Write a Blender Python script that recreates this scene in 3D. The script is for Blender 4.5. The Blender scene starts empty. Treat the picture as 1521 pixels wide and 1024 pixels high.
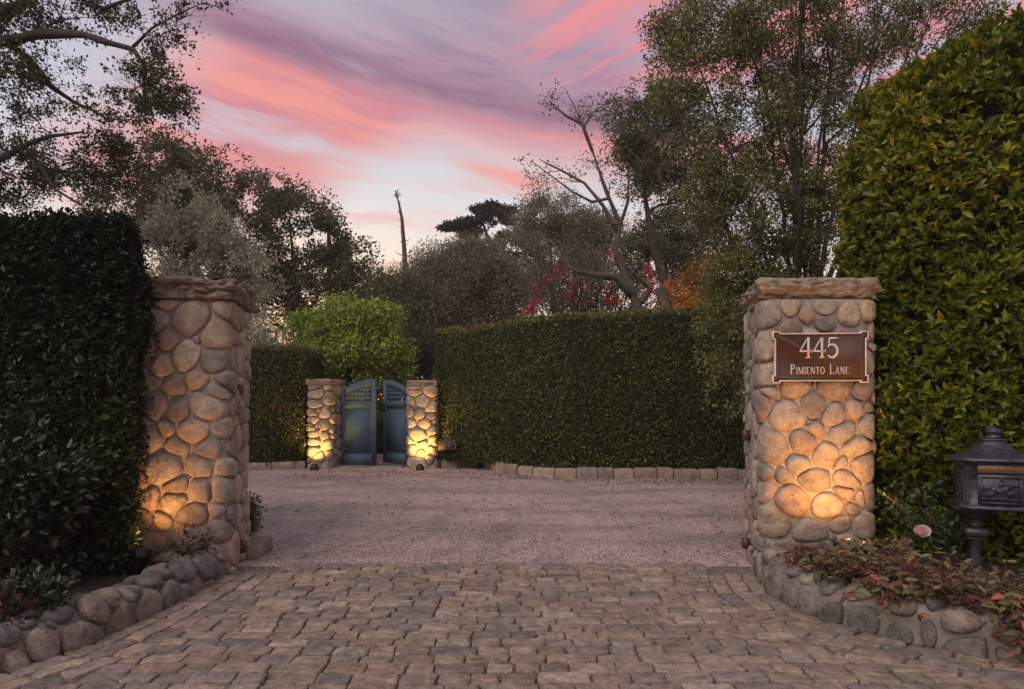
import bpy, math, random
import numpy as np
from mathutils import Vector, noise as mnoise

random.seed(7)
RNG = np.random.default_rng(11)
scene = bpy.context.scene
COL = scene.collection
F, HY, CX, CAMH = 1014.0, 600.0, 760.0, 1.5      # focal (px), horizon row, centre column, eye height of the 1521 px frame


def at(px, py, d):
    """A point at distance d (along +Y) as the photograph shows it."""
    return np.array([(px - CX) / F * d, d, CAMH - (py - HY) / F * d])


def ground(px, py, z=0.0):
    d = (CAMH - z) * F / (py - HY)
    return ((px - CX) / F * d, d)


def lin(r, g, b):
    f = lambda c: (c / 255 / 12.92) if c / 255 <= 0.04045 else ((c / 255 + 0.055) / 1.055) ** 2.4
    return (f(r), f(g), f(b), 1.0)


# ------------------------------------------------------------------ object helpers
def tag(o, label=None, cat=None, group=None, kind=None):
    if label: o['label'] = label
    if cat: o['category'] = cat
    if group: o['group'] = group
    if kind: o['kind'] = kind
    return o


def thing(name, label, cat, loc, group=None):
    o = bpy.data.objects.new(name, None)
    o.empty_display_size = 0.2
    o.location = loc
    COL.objects.link(o)
    return tag(o, label, cat, group)


def make_obj(name, V, loops, starts, mat, parent=None, smooth=False, tint=None, col=None):
    V = np.asarray(V, dtype=np.float64).reshape(-1, 3)
    if parent is None:
        org = np.array([(V[:, 0].min() + V[:, 0].max()) / 2, (V[:, 1].min() + V[:, 1].max()) / 2, V[:, 2].min()])
    else:
        org = np.array(parent['org'] if 'org' in parent else parent.location)
        if parent.parent is not None and 'org' not in parent:
            org = np.array(parent.parent.location)
    W = (V - org).astype(np.float32)
    me = bpy.data.meshes.new(name)
    me.vertices.add(len(W)); me.vertices.foreach_set('co', W.ravel())
    loops = np.asarray(loops, dtype=np.int32); starts = np.asarray(starts, dtype=np.int32)
    me.loops.add(len(loops)); me.loops.foreach_set('vertex_index', loops)
    me.polygons.add(len(starts)); me.polygons.foreach_set('loop_start', starts)
    me.update(calc_edges=True)
    if tint is not None:
        a = me.attributes.new('tint', 'FLOAT', 'POINT')
        a.data.foreach_set('value', np.asarray(tint, dtype=np.float32))
    if col is not None:
        a = me.attributes.new('col', 'FLOAT_COLOR', 'POINT')
        a.data.foreach_set('color', np.asarray(col, dtype=np.float32).ravel())
    if smooth:
        me.polygons.foreach_set('use_smooth', np.ones(len(starts), dtype=bool))
    me.materials.append(mat)
    o = bpy.data.objects.new(name, me)
    COL.objects.link(o)
    if parent is not None:
        o.parent = parent
        # all children share the origin of their thing, so local = world - thing origin
    else:
        o.location = org
    return o


class MB:
    """Collects simple shapes and links them as one mesh object."""
    def __init__(s):
        s.v, s.l, s.s, s.c = [], [], [], []

    def add(s, verts, faces, col=None):
        b = len(s.v)
        s.v.extend([tuple(p) for p in verts])
        for f in faces:
            s.s.append(len(s.l)); s.l.extend([b + i for i in f])
        if col is not None:
            s.c.extend([col] * len(verts))

    def box(s, x0, x1, y0, y1, z0, z1, tf=None, col=None, bev=0.0):
        if bev > 0:
            b = bev
            P = []
            for z, i in ((z0, b), (z0 + b, 0), (z1 - b, 0), (z1, b)):
                for (xx, yy) in ((x0 + i, y0), (x1 - i, y0), (x1, y0 + i), (x1, y1 - i), (x1 - i, y1), (x0 + i, y1), (x0, y1 - i), (x0, y0 + i)):
                    if i:
                        xx = min(max(xx, x0 + b), x1 - b); yy = min(max(yy, y0 + b), y1 - b)
                    P.append((xx, yy, z))
            # chamfered prism: rings of 8, inner rings keep chamfered corners
            P = []
            for z, i in ((z0, b), (z0 + b, 0), (z1 - b, 0), (z1, b)):
                a0, a1, c0, c1 = x0 + i, x1 - i, y0 + i, y1 - i
                k = b * 0.6
                P += [(a0 + k, c0, z), (a1 - k, c0, z), (a1, c0 + k, z), (a1, c1 - k, z), (a1 - k, c1, z), (a0 + k, c1, z), (a0, c1 - k, z), (a0, c0 + k, z)]
            Fc = [tuple(reversed(range(8))), tuple(range(24, 32))]
            for r in range(3):
                for i in range(8):
                    j = (i + 1) % 8
                    Fc.append((r * 8 + i, r * 8 + j, r * 8 + 8 + j, r * 8 + 8 + i))
        else:
            P = [(x0, y0, z0), (x1, y0, z0), (x1, y1, z0), (x0, y1, z0), (x0, y0, z1), (x1, y0, z1), (x1, y1, z1), (x0, y1, z1)]
            Fc = [(3, 2, 1, 0), (4, 5, 6, 7), (0, 1, 5, 4), (1, 2, 6, 5), (2, 3, 7, 6), (3, 0, 4, 7)]
        if tf: P = [tf(p) for p in P]
        s.add(P, Fc, col)

    def prism(s, poly, y0, y1, tf=None, col=None):
        """poly: list of (x, z), counter-clockwise seen from -y; extruded from y0 (front) to y1."""
        n = len(poly)
        P = [(x, y0, z) for x, z in poly] + [(x, y1, z) for x, z in poly]
        Fc = [tuple(range(n)), tuple(reversed(range(n, 2 * n)))]
        for i in range(n):
            j = (i + 1) % n
            Fc.append((i, i + n, j + n, j))
        if tf: P = [tf(p) for p in P]
        s.add(P, Fc, col)

    def tube(s, pts, rad, sides=6, cap=True, col=None, wob=0.0):
        pts = [Vector(p) for p in pts]
        if wob and hasattr(rad, '__len__'):
            q, rr = [], []
            for i in range(len(pts) - 1):
                for k in range(4):
                    t = k / 4; r_ = rad[i] * (1 - t) + rad[i + 1] * t
                    p = pts[i].lerp(pts[i + 1], t); e = 0 if (i == 0 and k == 0) else r_ * 0.45
                    q.append(p + Vector((mnoise.noise(p * 1.7), mnoise.noise(p * 1.7 + Vector((9, 0, 0))), mnoise.noise(p * 1.7 + Vector((0, 9, 0))))) * e); rr.append(r_)
            pts, rad = q + [pts[-1]], rr + [rad[-1]]
        n = len(pts)
        if n < 2: return
        up = Vector((0.13, 0.31, 0.94)).normalized()
        P = []
        for i in range(n):
            d = (pts[min(i + 1, n - 1)] - pts[max(i - 1, 0)])
            if d.length < 1e-9: d = Vector((0, 0, 1))
            d.normalize()
            a = d.cross(up)
            if a.length < 1e-3: a = d.cross(Vector((1, 0, 0)))
            a.normalize(); b = d.cross(a)
            r = rad[i] if hasattr(rad, '__len__') else rad
            if wob and r > 0.03: r *= 1 + wob * mnoise.noise(pts[i] * 2.3)
            for k in range(sides):
                t = 2 * math.pi * k / sides
                P.append(pts[i] + (a * math.cos(t) + b * math.sin(t)) * r)
        Fc = []
        for i in range(n - 1):
            for k in range(sides):
                q = (k + 1) % sides
                Fc.append((i * sides + k, i * sides + q, (i + 1) * sides + q, (i + 1) * sides + k))
        if cap:
            Fc.append(tuple(reversed(range(sides)))); Fc.append(tuple(range((n - 1) * sides, n * sides)))
        s.add(P, Fc, col)

    def lathe(s, prof, centre, sides=16, tf=None, col=None, square=False):
        """prof: list of (r, z)."""
        cx, cy, cz = centre
        P = []
        for r, z in prof:
            for k in range(sides):
                t = 2 * math.pi * (k + (0.5 if square else 0)) / sides
                P.append((cx + r * math.cos(t), cy + r * math.sin(t), cz + z))
        Fc = []
        for i in range(len(prof) - 1):
            for k in range(sides):
                q = (k + 1) % sides
                Fc.append((i * sides + k, i * sides + q, (i + 1) * sides + q, (i + 1) * sides + k))
        Fc.append(tuple(reversed(range(sides)))); Fc.append(tuple(range((len(prof) - 1) * sides, len(prof) * sides)))
        if tf: P = [tf(p) for p in P]
        s.add(P, Fc, col)

    def ball(s, c, r, tf=None, nu=10, nv=6, col=None):
        rx, ry, rz = r if hasattr(r, '__len__') else (r, r, r)
        P = []
        for j in range(nv + 1):
            ph = math.pi * j / nv - math.pi / 2
            rr = max(math.cos(ph), 0.02)
            for i in range(nu):
                t = 2 * math.pi * i / nu
                P.append((c[0] + rx * rr * math.cos(t), c[1] + ry * rr * math.sin(t), c[2] + rz * math.sin(ph)))
        Fc = []
        for j in range(nv):
            for i in range(nu):
                q = (i + 1) % nu
                Fc.append((j * nu + i, j * nu + q, (j + 1) * nu + q, (j + 1) * nu + i))
        Fc.append(tuple(reversed(range(nu)))); Fc.append(tuple(range(nv * nu, nv * nu + nu)))
        if tf: P = [tf(p) for p in P]
        s.add(P, Fc, col)

    def build(s, name, mat, parent=None, smooth=False):
        return make_obj(name, s.v, s.l, s.s, mat, parent, smooth, col=(s.c if s.c else None))


# ------------------------------------------------------------------ node helpers / materials
def new_mat(name):
    m = bpy.data.materials.new(name)
    m.use_nodes = True
    nt = m.node_tree
    nt.nodes.clear()
    out = nt.nodes.new('ShaderNodeOutputMaterial')
    return m, nt, out


def nd(nt, typ, **kw):
    n = nt.nodes.new(typ)
    for k, v in kw.items():
        if k.startswith('i_'):
            n.inputs[k[2:].replace('_', ' ')].default_value = v
        else:
            setattr(n, k, v)
    return n


def ramp(nt, fac, stops, interp='LINEAR'):
    r = nt.nodes.new('ShaderNodeValToRGB')
    e = r.color_ramp.elements
    while len(e) > 1: e.remove(e[-1])
    e[0].position = stops[0][0]; e[0].color = stops[0][1]
    for p, c in stops[1:]:
        k = e.new(p); k.color = c
    r.color_ramp.interpolation = interp
    nt.links.new(fac, r.inputs[0])
    return r.outputs[0]


def mixc(nt, fac, a, b, mode='MIX'):
    m = nt.nodes.new('ShaderNodeMix'); m.data_type = 'RGBA'; m.blend_type = mode
    for sock, val in ((m.inputs[0], fac), (m.inputs[6], a), (m.inputs[7], b)):
        if hasattr(val, 'is_linked') or isinstance(val, bpy.types.NodeSocket): nt.links.new(val, sock)
        else: sock.default_value = val
    return m.outputs[2]


def mth(nt, op, a, b=None, c=None, clamp=False):
    m = nt.nodes.new('ShaderNodeMath'); m.operation = op; m.use_clamp = clamp
    for i, v in enumerate((a, b, c)):
        if v is None: continue
        if isinstance(v, bpy.types.NodeSocket): nt.links.new(v, m.inputs[i])
        else: m.inputs[i].default_value = v
    return m.outputs[0]


def noise_tex(nt, scale, detail=4, rough=0.55, vec=None, dim='3D'):
    n = nt.nodes.new('ShaderNodeTexNoise'); n.noise_dimensions = dim
    n.inputs['Scale'].default_value = scale; n.inputs['Detail'].default_value = detail; n.inputs['Roughness'].default_value = rough
    if vec is not None: nt.links.new(vec, n.inputs['Vector'])
    return n


def bump(nt, height, strength, dist, normal=None):
    b = nt.nodes.new('ShaderNodeBump'); b.inputs['Strength'].default_value = strength; b.inputs['Distance'].default_value = dist
    nt.links.new(height, b.inputs['Height'])
    if normal is not None: nt.links.new(normal, b.inputs['Normal'])
    return b.outputs[0]


def objvec(nt, scale=(1, 1, 1)):
    t = nt.nodes.new('ShaderNodeTexCoord')
    m = nt.nodes.new('ShaderNodeMapping'); m.inputs['Scale'].default_value = scale
    nt.links.new(t.outputs['Object'], m.inputs[0])
    return m.outputs[0]


def leaf_mat(name, stops, rough=0.45, trans=0.25, spec=0.4):
    """stops: colour ramp over each leaf's own random tint."""
    m, nt, out = new_mat(name)
    a = nd(nt, 'ShaderNodeAttribute', attribute_name='tint')
    c = ramp(nt, a.outputs['Fac'], stops)
    p = nd(nt, 'ShaderNodeBsdfPrincipled')
    p.inputs['Roughness'].default_value = rough
    p.inputs['Specular IOR Level'].default_value = spec
    nt.links.new(c, p.inputs['Base Color'])
    if trans > 0:
        t = nd(nt, 'ShaderNodeBsdfTranslucent'); nt.links.new(c, t.inputs[0])
        x = nd(nt, 'ShaderNodeMixShader'); x.inputs[0].default_value = trans
        nt.links.new(p.outputs[0], x.inputs[1]); nt.links.new(t.outputs[0], x.inputs[2])
        nt.links.new(x.outputs[0], out.inputs[0])
    else:
        nt.links.new(p.outputs[0], out.inputs[0])
    return m


def bark_mat(name, c0, c1, scale=14):
    m, nt, out = new_mat(name)
    v = objvec(nt, (1, 1, 0.25))
    n = noise_tex(nt, scale, 6, 0.65, v)
    c = ramp(nt, n.outputs[0], [(0.3, c0), (0.7, c1)])
    p = nd(nt, 'ShaderNodeBsdfPrincipled'); p.inputs['Roughness'].default_value = 0.9
    nt.links.new(c, p.inputs['Base Color'])
    nt.links.new(bump(nt, n.outputs[0], 0.8, 0.02), p.inputs['Normal'])
    nt.links.new(p.outputs[0], out.inputs[0])
    return m


def stone_mat(name, use_col=True, base=(0.3, 0.24, 0.19, 1), mottle=9.0, fine=70.0, amp=0.5, bumpd=0.006, dark=(0.09, 0.08, 0.075, 1), darkamt=0.35):
    m, nt, out = new_mat(name)
    v = objvec(nt)
    if use_col:
        a = nd(nt, 'ShaderNodeAttribute', attribute_name='col'); c = a.outputs['Color']
    else:
        r = nd(nt, 'ShaderNodeRGB'); r.outputs[0].default_value = base; c = r.outputs[0]
    n1 = noise_tex(nt, mottle, 5, 0.6, v)
    n2 = noise_tex(nt, fine, 5, 0.7, v)
    n3 = noise_tex(nt, mottle * 0.45, 4, 0.6, v)
    g = ramp(nt, n1.outputs[0], [(0.25, (1 - amp, 1 - amp, 1 - amp, 1)), (0.75, (1 + amp * 0.6, 1 + amp * 0.55, 1 + amp * 0.5, 1))])
    c = mixc(nt, 1.0, c, g, 'MULTIPLY')
    g2 = ramp(nt, n2.outputs[0], [(0.3, (0.56, 0.56, 0.56, 1)), (0.5, (0.97, 0.97, 0.97, 1)), (0.72, (1.35, 1.33, 1.3, 1))])
    c = mixc(nt, 0.8, c, g2, 'MULTIPLY')
    blot = ramp(nt, n3.outputs[0], [(0.56, (0, 0, 0, 1)), (0.72, (1, 1, 1, 1))])
    c = mixc(nt, mth(nt, 'MULTIPLY', blot, darkamt), c, dark)
    p = nd(nt, 'ShaderNodeBsdfPrincipled'); p.inputs['Roughness'].default_value = 0.85
    p.inputs['Specular IOR Level'].default_value = 0.3
    nt.links.new(c, p.inputs['Base Color'])
    n4 = noise_tex(nt, mottle * 2.7, 5, 0.62, v)
    pit = ramp(nt, n4.outputs[0], [(0.30, (0.5, 0.5, 0.5, 1)), (0.42, (1, 1, 1, 1)), (0.62, (1, 1, 1, 1)), (0.74, (1.25, 1.22, 1.18, 1))])
    c = mixc(nt, 0.85, c, pit, 'MULTIPLY')
    nt.links.new(c, p.inputs['Base Color'])
    b0 = bump(nt, n2.outputs[0], 0.8, bumpd * 0.6)
    b1 = bump(nt, n4.outputs[0], 0.8, bumpd * 1.2, b0)
    b2 = bump(nt, n1.outputs[0], 0.8, bumpd * 2.0, b1)
    nt.links.new(b2, p.inputs['Normal'])
    nt.links.new(p.outputs[0], out.inputs[0])
    return m


def plain_mat(name, col, rough=0.5, metal=0.0, spec=0.5, var=0.15, scale=30, bumpd=0.0):
    m, nt, out = new_mat(name)
    v = objvec(nt)
    n = noise_tex(nt, scale, 5, 0.6, v)
    k = ramp(nt, n.outputs[0], [(0.3, (1 - var, 1 - var, 1 - var, 1)), (0.7, (1 + var, 1 + var, 1 + var, 1))])
    c = mixc(nt, 1.0, col, k, 'MULTIPLY')
    p = nd(nt, 'ShaderNodeBsdfPrincipled')
    p.inputs['Roughness'].default_value = rough; p.inputs['Metallic'].default_value = metal
    p.inputs['Specular IOR Level'].default_value = spec
    nt.links.new(c, p.inputs['Base Color'])
    if bumpd: nt.links.new(bump(nt, n.outputs[0], 0.7, bumpd), p.inputs['Normal'])
    nt.links.new(p.outputs[0], out.inputs[0])
    return m


def emit_mat(name, col, strength):
    m, nt, out = new_mat(name)
    e = nd(nt, 'ShaderNodeEmission'); e.inputs[0].default_value = col; e.inputs[1].default_value = strength
    nt.links.new(e.outputs[0], out.inputs[0])
    return m


M = {}
M['fieldstone'] = stone_mat('fieldstone', True, amp=0.5, mottle=10, fine=85, bumpd=0.011, darkamt=0.35)
M['border_stone'] = stone_mat('border_stone', True, amp=0.55, mottle=9, bumpd=0.014, darkamt=0.75, dark=(0.05, 0.046, 0.045, 1))
M['cobble'] = stone_mat('cobble', True, amp=0.55, mottle=13, fine=75, bumpd=0.012, darkamt=0.5)
M['kerb'] = stone_mat('kerb_block', True, amp=0.4, mottle=6, darkamt=0.35)
M['mortar'] = stone_mat('mortar', False, (0.37, 0.32, 0.275, 1), mottle=14, fine=120, amp=0.3, bumpd=0.004, darkamt=0.3)
M['border_mortar'] = stone_mat('border_mortar', False, (0.26, 0.222, 0.20, 1), mottle=11, fine=100, amp=0.4, bumpd=0.008, darkamt=0.4)
M['cap'] = stone_mat('rough_capstone', False, (0.25, 0.185, 0.15, 1), mottle=7, fine=45, amp=0.6, bumpd=0.014, darkamt=0.5)
M['cap_tan'] = stone_mat('tan_capstone', False, (0.33, 0.26, 0.20, 1), mottle=7, fine=45, amp=0.5, bumpd=0.012, darkamt=0.4)
M['gate_paint'] = plain_mat('slate_blue_paint', (0.066, 0.108, 0.150, 1), 0.75, spec=0.25, var=0.14, scale=6)
M['black_metal'] = plain_mat('black_metal', (0.012, 0.012, 0.013, 1), 0.45, 0.3)
M['bronze'] = plain_mat('bracket_bronze', (0.10, 0.05, 0.035, 1), 0.5, 0.4)
M['plaque'] = plain_mat('plaque_brown', (0.066, 0.026, 0.016, 1), 0.6, 0.0, var=0.25, scale=8)
M['silver'] = plain_mat('plaque_silver_lettering', (0.62, 0.53, 0.50, 1), 0.45, 0.15, var=0.08)
M['iron'] = plain_mat('mailbox_iron', (0.052, 0.052, 0.068, 1), 0.42, 0.35, var=0.55, scale=22, bumpd=0.003)
M['brass'] = plain_mat('mailbox_brass', (0.22, 0.125, 0.065, 1), 0.45, 0.3, var=0.15)
M['lens'] = emit_mat('lamp_lens', (1.0, 0.55, 0.16, 1), 12.0)
M['bark'] = bark_mat('oak_bark', (0.02, 0.016, 0.013, 1), (0.06, 0.047, 0.04, 1))
M['bark_pale'] = bark_mat('pale_bark', (0.036, 0.029, 0.025, 1), (0.11, 0.088, 0.078, 1))
M['twig'] = plain_mat('twig_mass', (0.022, 0.02, 0.013, 1), 0.95, var=0.4, scale=20)
M['twig_red'] = plain_mat('red_stem', (0.10, 0.05, 0.04, 1), 0.8)
M['cane'] = plain_mat('rose_cane', (0.12, 0.085, 0.06, 1), 0.8)
M['stoneblock'] = stone_mat('cut_block', False, (0.26, 0.22, 0.18, 1), mottle=8, amp=0.4)


def soil_like(name, stops, scale, bumpd, big=None):
    m, nt, out = new_mat(name)
    v = objvec(nt)
    n = noise_tex(nt, scale, 6, 0.7, v)
    c = ramp(nt, n.outputs[0], stops)
    if big:
        n2 = noise_tex(nt, big, 3, 0.5, v)
        c = mixc(nt, 1.0, c, ramp(nt, n2.outputs[0], [(0.3, (0.75, 0.75, 0.75, 1)), (0.7, (1.2, 1.2, 1.2, 1))]), 'MULTIPLY')
    p = nd(nt, 'ShaderNodeBsdfPrincipled'); p.inputs['Roughness'].default_value = 0.95; p.inputs['Specular IOR Level'].default_value = 0.2
    nt.links.new(c, p.inputs['Base Color'])
    nt.links.new(bump(nt, n.outputs[0], 1.0, bumpd), p.inputs['Normal'])
    nt.links.new(p.outputs[0], out.inputs[0])
    return m


M['soil'] = soil_like('bed_soil', [(0.3, (0.03, 0.02, 0.015, 1)), (0.7, (0.085, 0.06, 0.045, 1))], 30, 0.03)
M['earth'] = soil_like('garden_earth', [(0.3, (0.04, 0.035, 0.022, 1)), (0.7, (0.09, 0.075, 0.05, 1))], 3, 0.05, 0.2)
M['joint'] = soil_like('joint_grit', [(0.35, (0.10, 0.075, 0.062, 1)), (0.55, (0.22, 0.165, 0.14, 1)), (0.72, (0.42, 0.33, 0.29, 1))], 110, 0.012, 3)


def gravel_mat():
    m, nt, out = new_mat('pink_gravel')
    v = objvec(nt)
    vo = nd(nt, 'ShaderNodeTexVoronoi'); vo.inputs['Scale'].default_value = 88; nt.links.new(v, vo.inputs['Vector'])
    sep = nd(nt, 'ShaderNodeSeparateColor'); nt.links.new(vo.outputs['Color'], sep.inputs[0])
    c = ramp(nt, sep.outputs[0], [(0.0, (0.13, 0.095, 0.09, 1)), (0.25, (0.27, 0.205, 0.19, 1)), (0.6, (0.40, 0.31, 0.285, 1)), (0.9, (0.52, 0.42, 0.385, 1)), (1.0, (0.7, 0.6, 0.57, 1))])
    # tracks left by tyres: broad darker, coarser arcs
    n2 = noise_tex(nt, 0.55, 4, 0.6, objvec(nt, (0.35, 1.5, 1)))
    tr = ramp(nt, n2.outputs[0], [(0.34, (0.66, 0.67, 0.68, 1)), (0.52, (1.0, 1.0, 1.0, 1)), (0.7, (1.12, 1.08, 1.08, 1))])
    c = mixc(nt, 1.0, c, tr, 'MULTIPLY')
    ge = nd(nt, 'ShaderNodeNewGeometry'); sx = nd(nt, 'ShaderNodeSeparateXYZ'); nt.links.new(ge.outputs['Position'], sx.inputs[0])
    for (cx_, cy_, k_, ph) in ((5.0, 4.2, 1.5, 2.0), (-7.0, 9.0, 1.1, 7.0)):
        dx = mth(nt, 'SUBTRACT', sx.outputs[0], cx_); dy = mth(nt, 'SUBTRACT', sx.outputs[1], cy_)
        rad = mth(nt, 'SQRT', mth(nt, 'ADD', mth(nt, 'MULTIPLY', dx, dx), mth(nt, 'MULTIPLY', dy, dy)))
        cb = nd(nt, 'ShaderNodeCombineXYZ'); nt.links.new(mth(nt, 'MULTIPLY', rad, k_), cb.inputs[0]); cb.inputs[1].default_value = ph
        nt.links.new(mth(nt, 'MULTIPLY', mth(nt, 'ARCTAN2', dy, dx), 0.9), cb.inputs[2])
        nr = noise_tex(nt, 2.0, 3, 0.6, cb.outputs[0])
        c = mixc(nt, 0.8, c, ramp(nt, nr.outputs[0], [(0.33, (0.70, 0.70, 0.72, 1)), (0.46, (1, 1, 1, 1)), (0.66, (1.12, 1.08, 1.07, 1))]), 'MULTIPLY')
    n3 = noise_tex(nt, 9, 5, 0.7, v)
    sp = ramp(nt, n3.outputs[0], [(0.3, (0.75, 0.74, 0.74, 1)), (0.6, (1.08, 1.06, 1.06, 1))])
    c = mixc(nt, 0.9, c, sp, 'MULTIPLY')
    p = nd(nt, 'ShaderNodeBsdfPrincipled'); p.inputs['Roughness'].default_value = 0.9; p.inputs['Specular IOR Level'].default_value = 0.25
    nt.links.new(c, p.inputs['Base Color'])
    b1 = bump(nt, vo.outputs['Distance'], -0.9, 0.012)
    nt.links.new(bump(nt, n3.outputs[0], 0.8, 0.02, b1), p.inputs['Normal'])
    nt.links.new(p.outputs[0], out.inputs[0])
    return m


M['gravel'] = gravel_mat()

G = lambda r, g, b: (r, g, b, 1)
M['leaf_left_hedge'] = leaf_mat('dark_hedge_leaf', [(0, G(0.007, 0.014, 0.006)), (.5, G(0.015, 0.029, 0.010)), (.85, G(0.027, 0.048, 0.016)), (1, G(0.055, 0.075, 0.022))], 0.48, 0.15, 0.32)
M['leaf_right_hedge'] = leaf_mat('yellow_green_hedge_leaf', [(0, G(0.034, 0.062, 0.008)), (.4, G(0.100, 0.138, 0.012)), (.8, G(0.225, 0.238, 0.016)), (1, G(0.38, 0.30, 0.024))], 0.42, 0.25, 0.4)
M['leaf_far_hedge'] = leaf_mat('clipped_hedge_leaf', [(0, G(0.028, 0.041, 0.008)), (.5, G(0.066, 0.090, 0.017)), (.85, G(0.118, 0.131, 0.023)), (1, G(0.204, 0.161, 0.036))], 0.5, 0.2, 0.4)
M['leaf_ficus'] = leaf_mat('bright_round_tree_leaf', [(0, G(0.105, 0.173, 0.031)), (.5, G(0.234, 0.323, 0.043)), (1, G(0.558, 0.602, 0.086))], 0.4, 0.3, 0.5)
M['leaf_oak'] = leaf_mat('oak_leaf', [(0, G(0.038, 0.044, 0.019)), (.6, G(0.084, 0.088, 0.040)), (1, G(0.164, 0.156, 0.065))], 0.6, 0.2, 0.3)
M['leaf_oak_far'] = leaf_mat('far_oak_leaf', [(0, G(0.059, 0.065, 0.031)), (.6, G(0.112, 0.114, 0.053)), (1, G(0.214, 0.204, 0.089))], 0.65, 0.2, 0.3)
M['leaf_olive'] = leaf_mat('silver_olive_leaf', [(0, G(0.224, 0.224, 0.161)), (.6, G(0.449, 0.450, 0.320)), (1, G(0.688, 0.688, 0.600))], 0.5, 0.2, 0.4)
M['leaf_grey'] = leaf_mat('grey_scrub_leaf', [(0, G(0.124, 0.112, 0.076)), (.6, G(0.237, 0.213, 0.142)), (1, G(0.385, 0.355, 0.235))], 0.7, 0.25, 0.2)
M['leaf_brown'] = leaf_mat('brown_green_leaf', [(0, G(0.071, 0.073, 0.038)), (.6, G(0.142, 0.143, 0.071)), (1, G(0.256, 0.253, 0.123))], 0.65, 0.25, 0.3)
M['leaf_cypress'] = leaf_mat('dark_cypress_leaf', [(0, G(0.029, 0.027, 0.021)), (1, G(0.065, 0.060, 0.044))], 0.7, 0.1, 0.2)
M['leaf_stem_tree'] = leaf_mat('small_grey_green_leaf', [(0, G(0.072, 0.079, 0.025)), (.5, G(0.161, 0.166, 0.051)), (.9, G(0.304, 0.289, 0.105)), (1, G(0.552, 0.475, 0.230))], 0.5, 0.25, 0.4)
M['leaf_shrub'] = leaf_mat('glossy_shrub_leaf', [(0, G(0.008, 0.016, 0.007)), (.6, G(0.020, 0.035, 0.015)), (1, G(0.041, 0.061, 0.024))], 0.36, 0.15, 0.5)
M['leaf_rose'] = leaf_mat('rose_leaf', [(0, G(.018, .034, .014)), (.6, G(.04, .066, .024)), (1, G(.075, .10, .035))], 0.45, 0.2, 0.4)
M['leaf_bronze'] = leaf_mat('bronze_leaf', [(0, G(.10, .04, .035)), (.25, G(.20, .075, .05)), (.45, G(.17, .11, .06)), (.6, G(.12, .12, .045)), (.8, G(.17, .17, .06)), (.9, G(.30, .12, .07)), (1, G(.45, .13, .09))], 0.38, 0.25, 0.5)
M['leaf_dark_red'] = leaf_mat('dark_red_leaf', [(0, G(.04, .02, .02)), (1, G(.11, .045, .045))], 0.4, 0.2, 0.5)
M['petal_red'] = leaf_mat('bougainvillea_petal', [(0, G(.42, .03, .05)), (1, G(.75, .08, .12))], 0.6, 0.4, 0.2)
M['petal_pink'] = leaf_mat('pale_rose_petal', [(0, G(.72, .45, .42)), (1, G(.85, .66, .62))], 0.6, 0.35, 0.2)
M['leaf_orange'] = leaf_mat('rusty_shrub_leaf', [(0, G(0.168, 0.084, 0.036)), (.6, G(0.312, 0.156, 0.048)), (1, G(0.432, 0.264, 0.072))], 0.6, 0.3, 0.3)
M['leaf_dry'] = leaf_mat('dry_leaf', [(0, G(.05, .03, .025)), (.7, G(.12, .07, .05)), (1, G(.22, .15, .10))], 0.8, 0.0, 0.2)
M['leaf_box'] = leaf_mat('box_leaf', [(0, G(.03, .055, .014)), (.6, G(.07, .11, .025)), (1, G(.15, .18, .05))], 0.45, 0.2, 0.4)

# ------------------------------------------------------------------ foliage helpers (numpy)
def norm(a):
    return a / np.maximum(np.linalg.norm(a, axis=-1, keepdims=True), 1e-9)


def leaf_arrays(P, D, N, L, W, hexa=True, fold=0.18, droop=0.12):
    n = len(P)
    D = norm(D); S = norm(np.cross(D, N)); N2 = np.cross(S, D)
    L = np.broadcast_to(np.asarray(L, float), (n,))[:, None]; W = np.broadcast_to(np.asarray(W, float), (n,))[:, None]
    if hexa:
        V = np.stack([P,
                      P + D * L * .33 + S * W * .5 + N2 * W * fold,
                      P + D * L * .70 + S * W * .36 + N2 * W * fold * .6,
                      P + D * L - N2 * L * droop,
                      P + D * L * .70 - S * W * .36 + N2 * W * fold * .6,
                      P + D * L * .33 - S * W * .5 + N2 * W * fold], axis=1).reshape(-1, 3)
        base = np.arange(n)[:, None] * 6
        loops = (base + np.array([[0, 3, 2, 1, 0, 5, 4, 3]])).ravel()
        starts = np.arange(2 * n) * 4
        k = 6
    else:
        V = np.stack([P, P + D * L * .45 + S * W * .5 + N2 * W * fold, P + D * L, P + D * L * .45 - S * W * .5 + N2 * W * fold], axis=1).reshape(-1, 3)
        base = np.arange(n)[:, None] * 4
        loops = (base + np.array([[0, 3, 2, 1]])).ravel()
        starts = np.arange(n) * 4
        k = 4
    return V, loops, starts, k


def leaves(name, P, D, N, L, W, mat, parent=None, hexa=True, tint=None, fold=0.18, droop=0.12):
    V, lo, st, k = leaf_arrays(np.asarray(P, float), D, N, L, W, hexa, fold, droop)
    n = len(P)
    t = RNG.random(n) if tint is None else tint
    return make_obj(name, V, lo, st, mat, parent, tint=np.repeat(np.clip(t, 0, 1), k))


def rdir(n):
    return norm(RNG.normal(size=(n, 3)))


_perm = np.random.default_rng(5).random((32, 32, 32))


def vnoise(P, f):
    """Smooth value noise in 0..1, vectorised."""
    q = np.asarray(P, float) * f
    i = np.floor(q).astype(int); t = q - i; t = t * t * (3 - 2 * t)
    r = 0
    for dx in (0, 1):
        for dy in (0, 1):
            for dz in (0, 1):
                w = (t[:, 0] if dx else 1 - t[:, 0]) * (t[:, 1] if dy else 1 - t[:, 1]) * (t[:, 2] if dz else 1 - t[:, 2])
                r = r + w * _perm[(i[:, 0] + dx) % 32, (i[:, 1] + dy) % 32, (i[:, 2] + dz) % 32]
    return r


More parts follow.
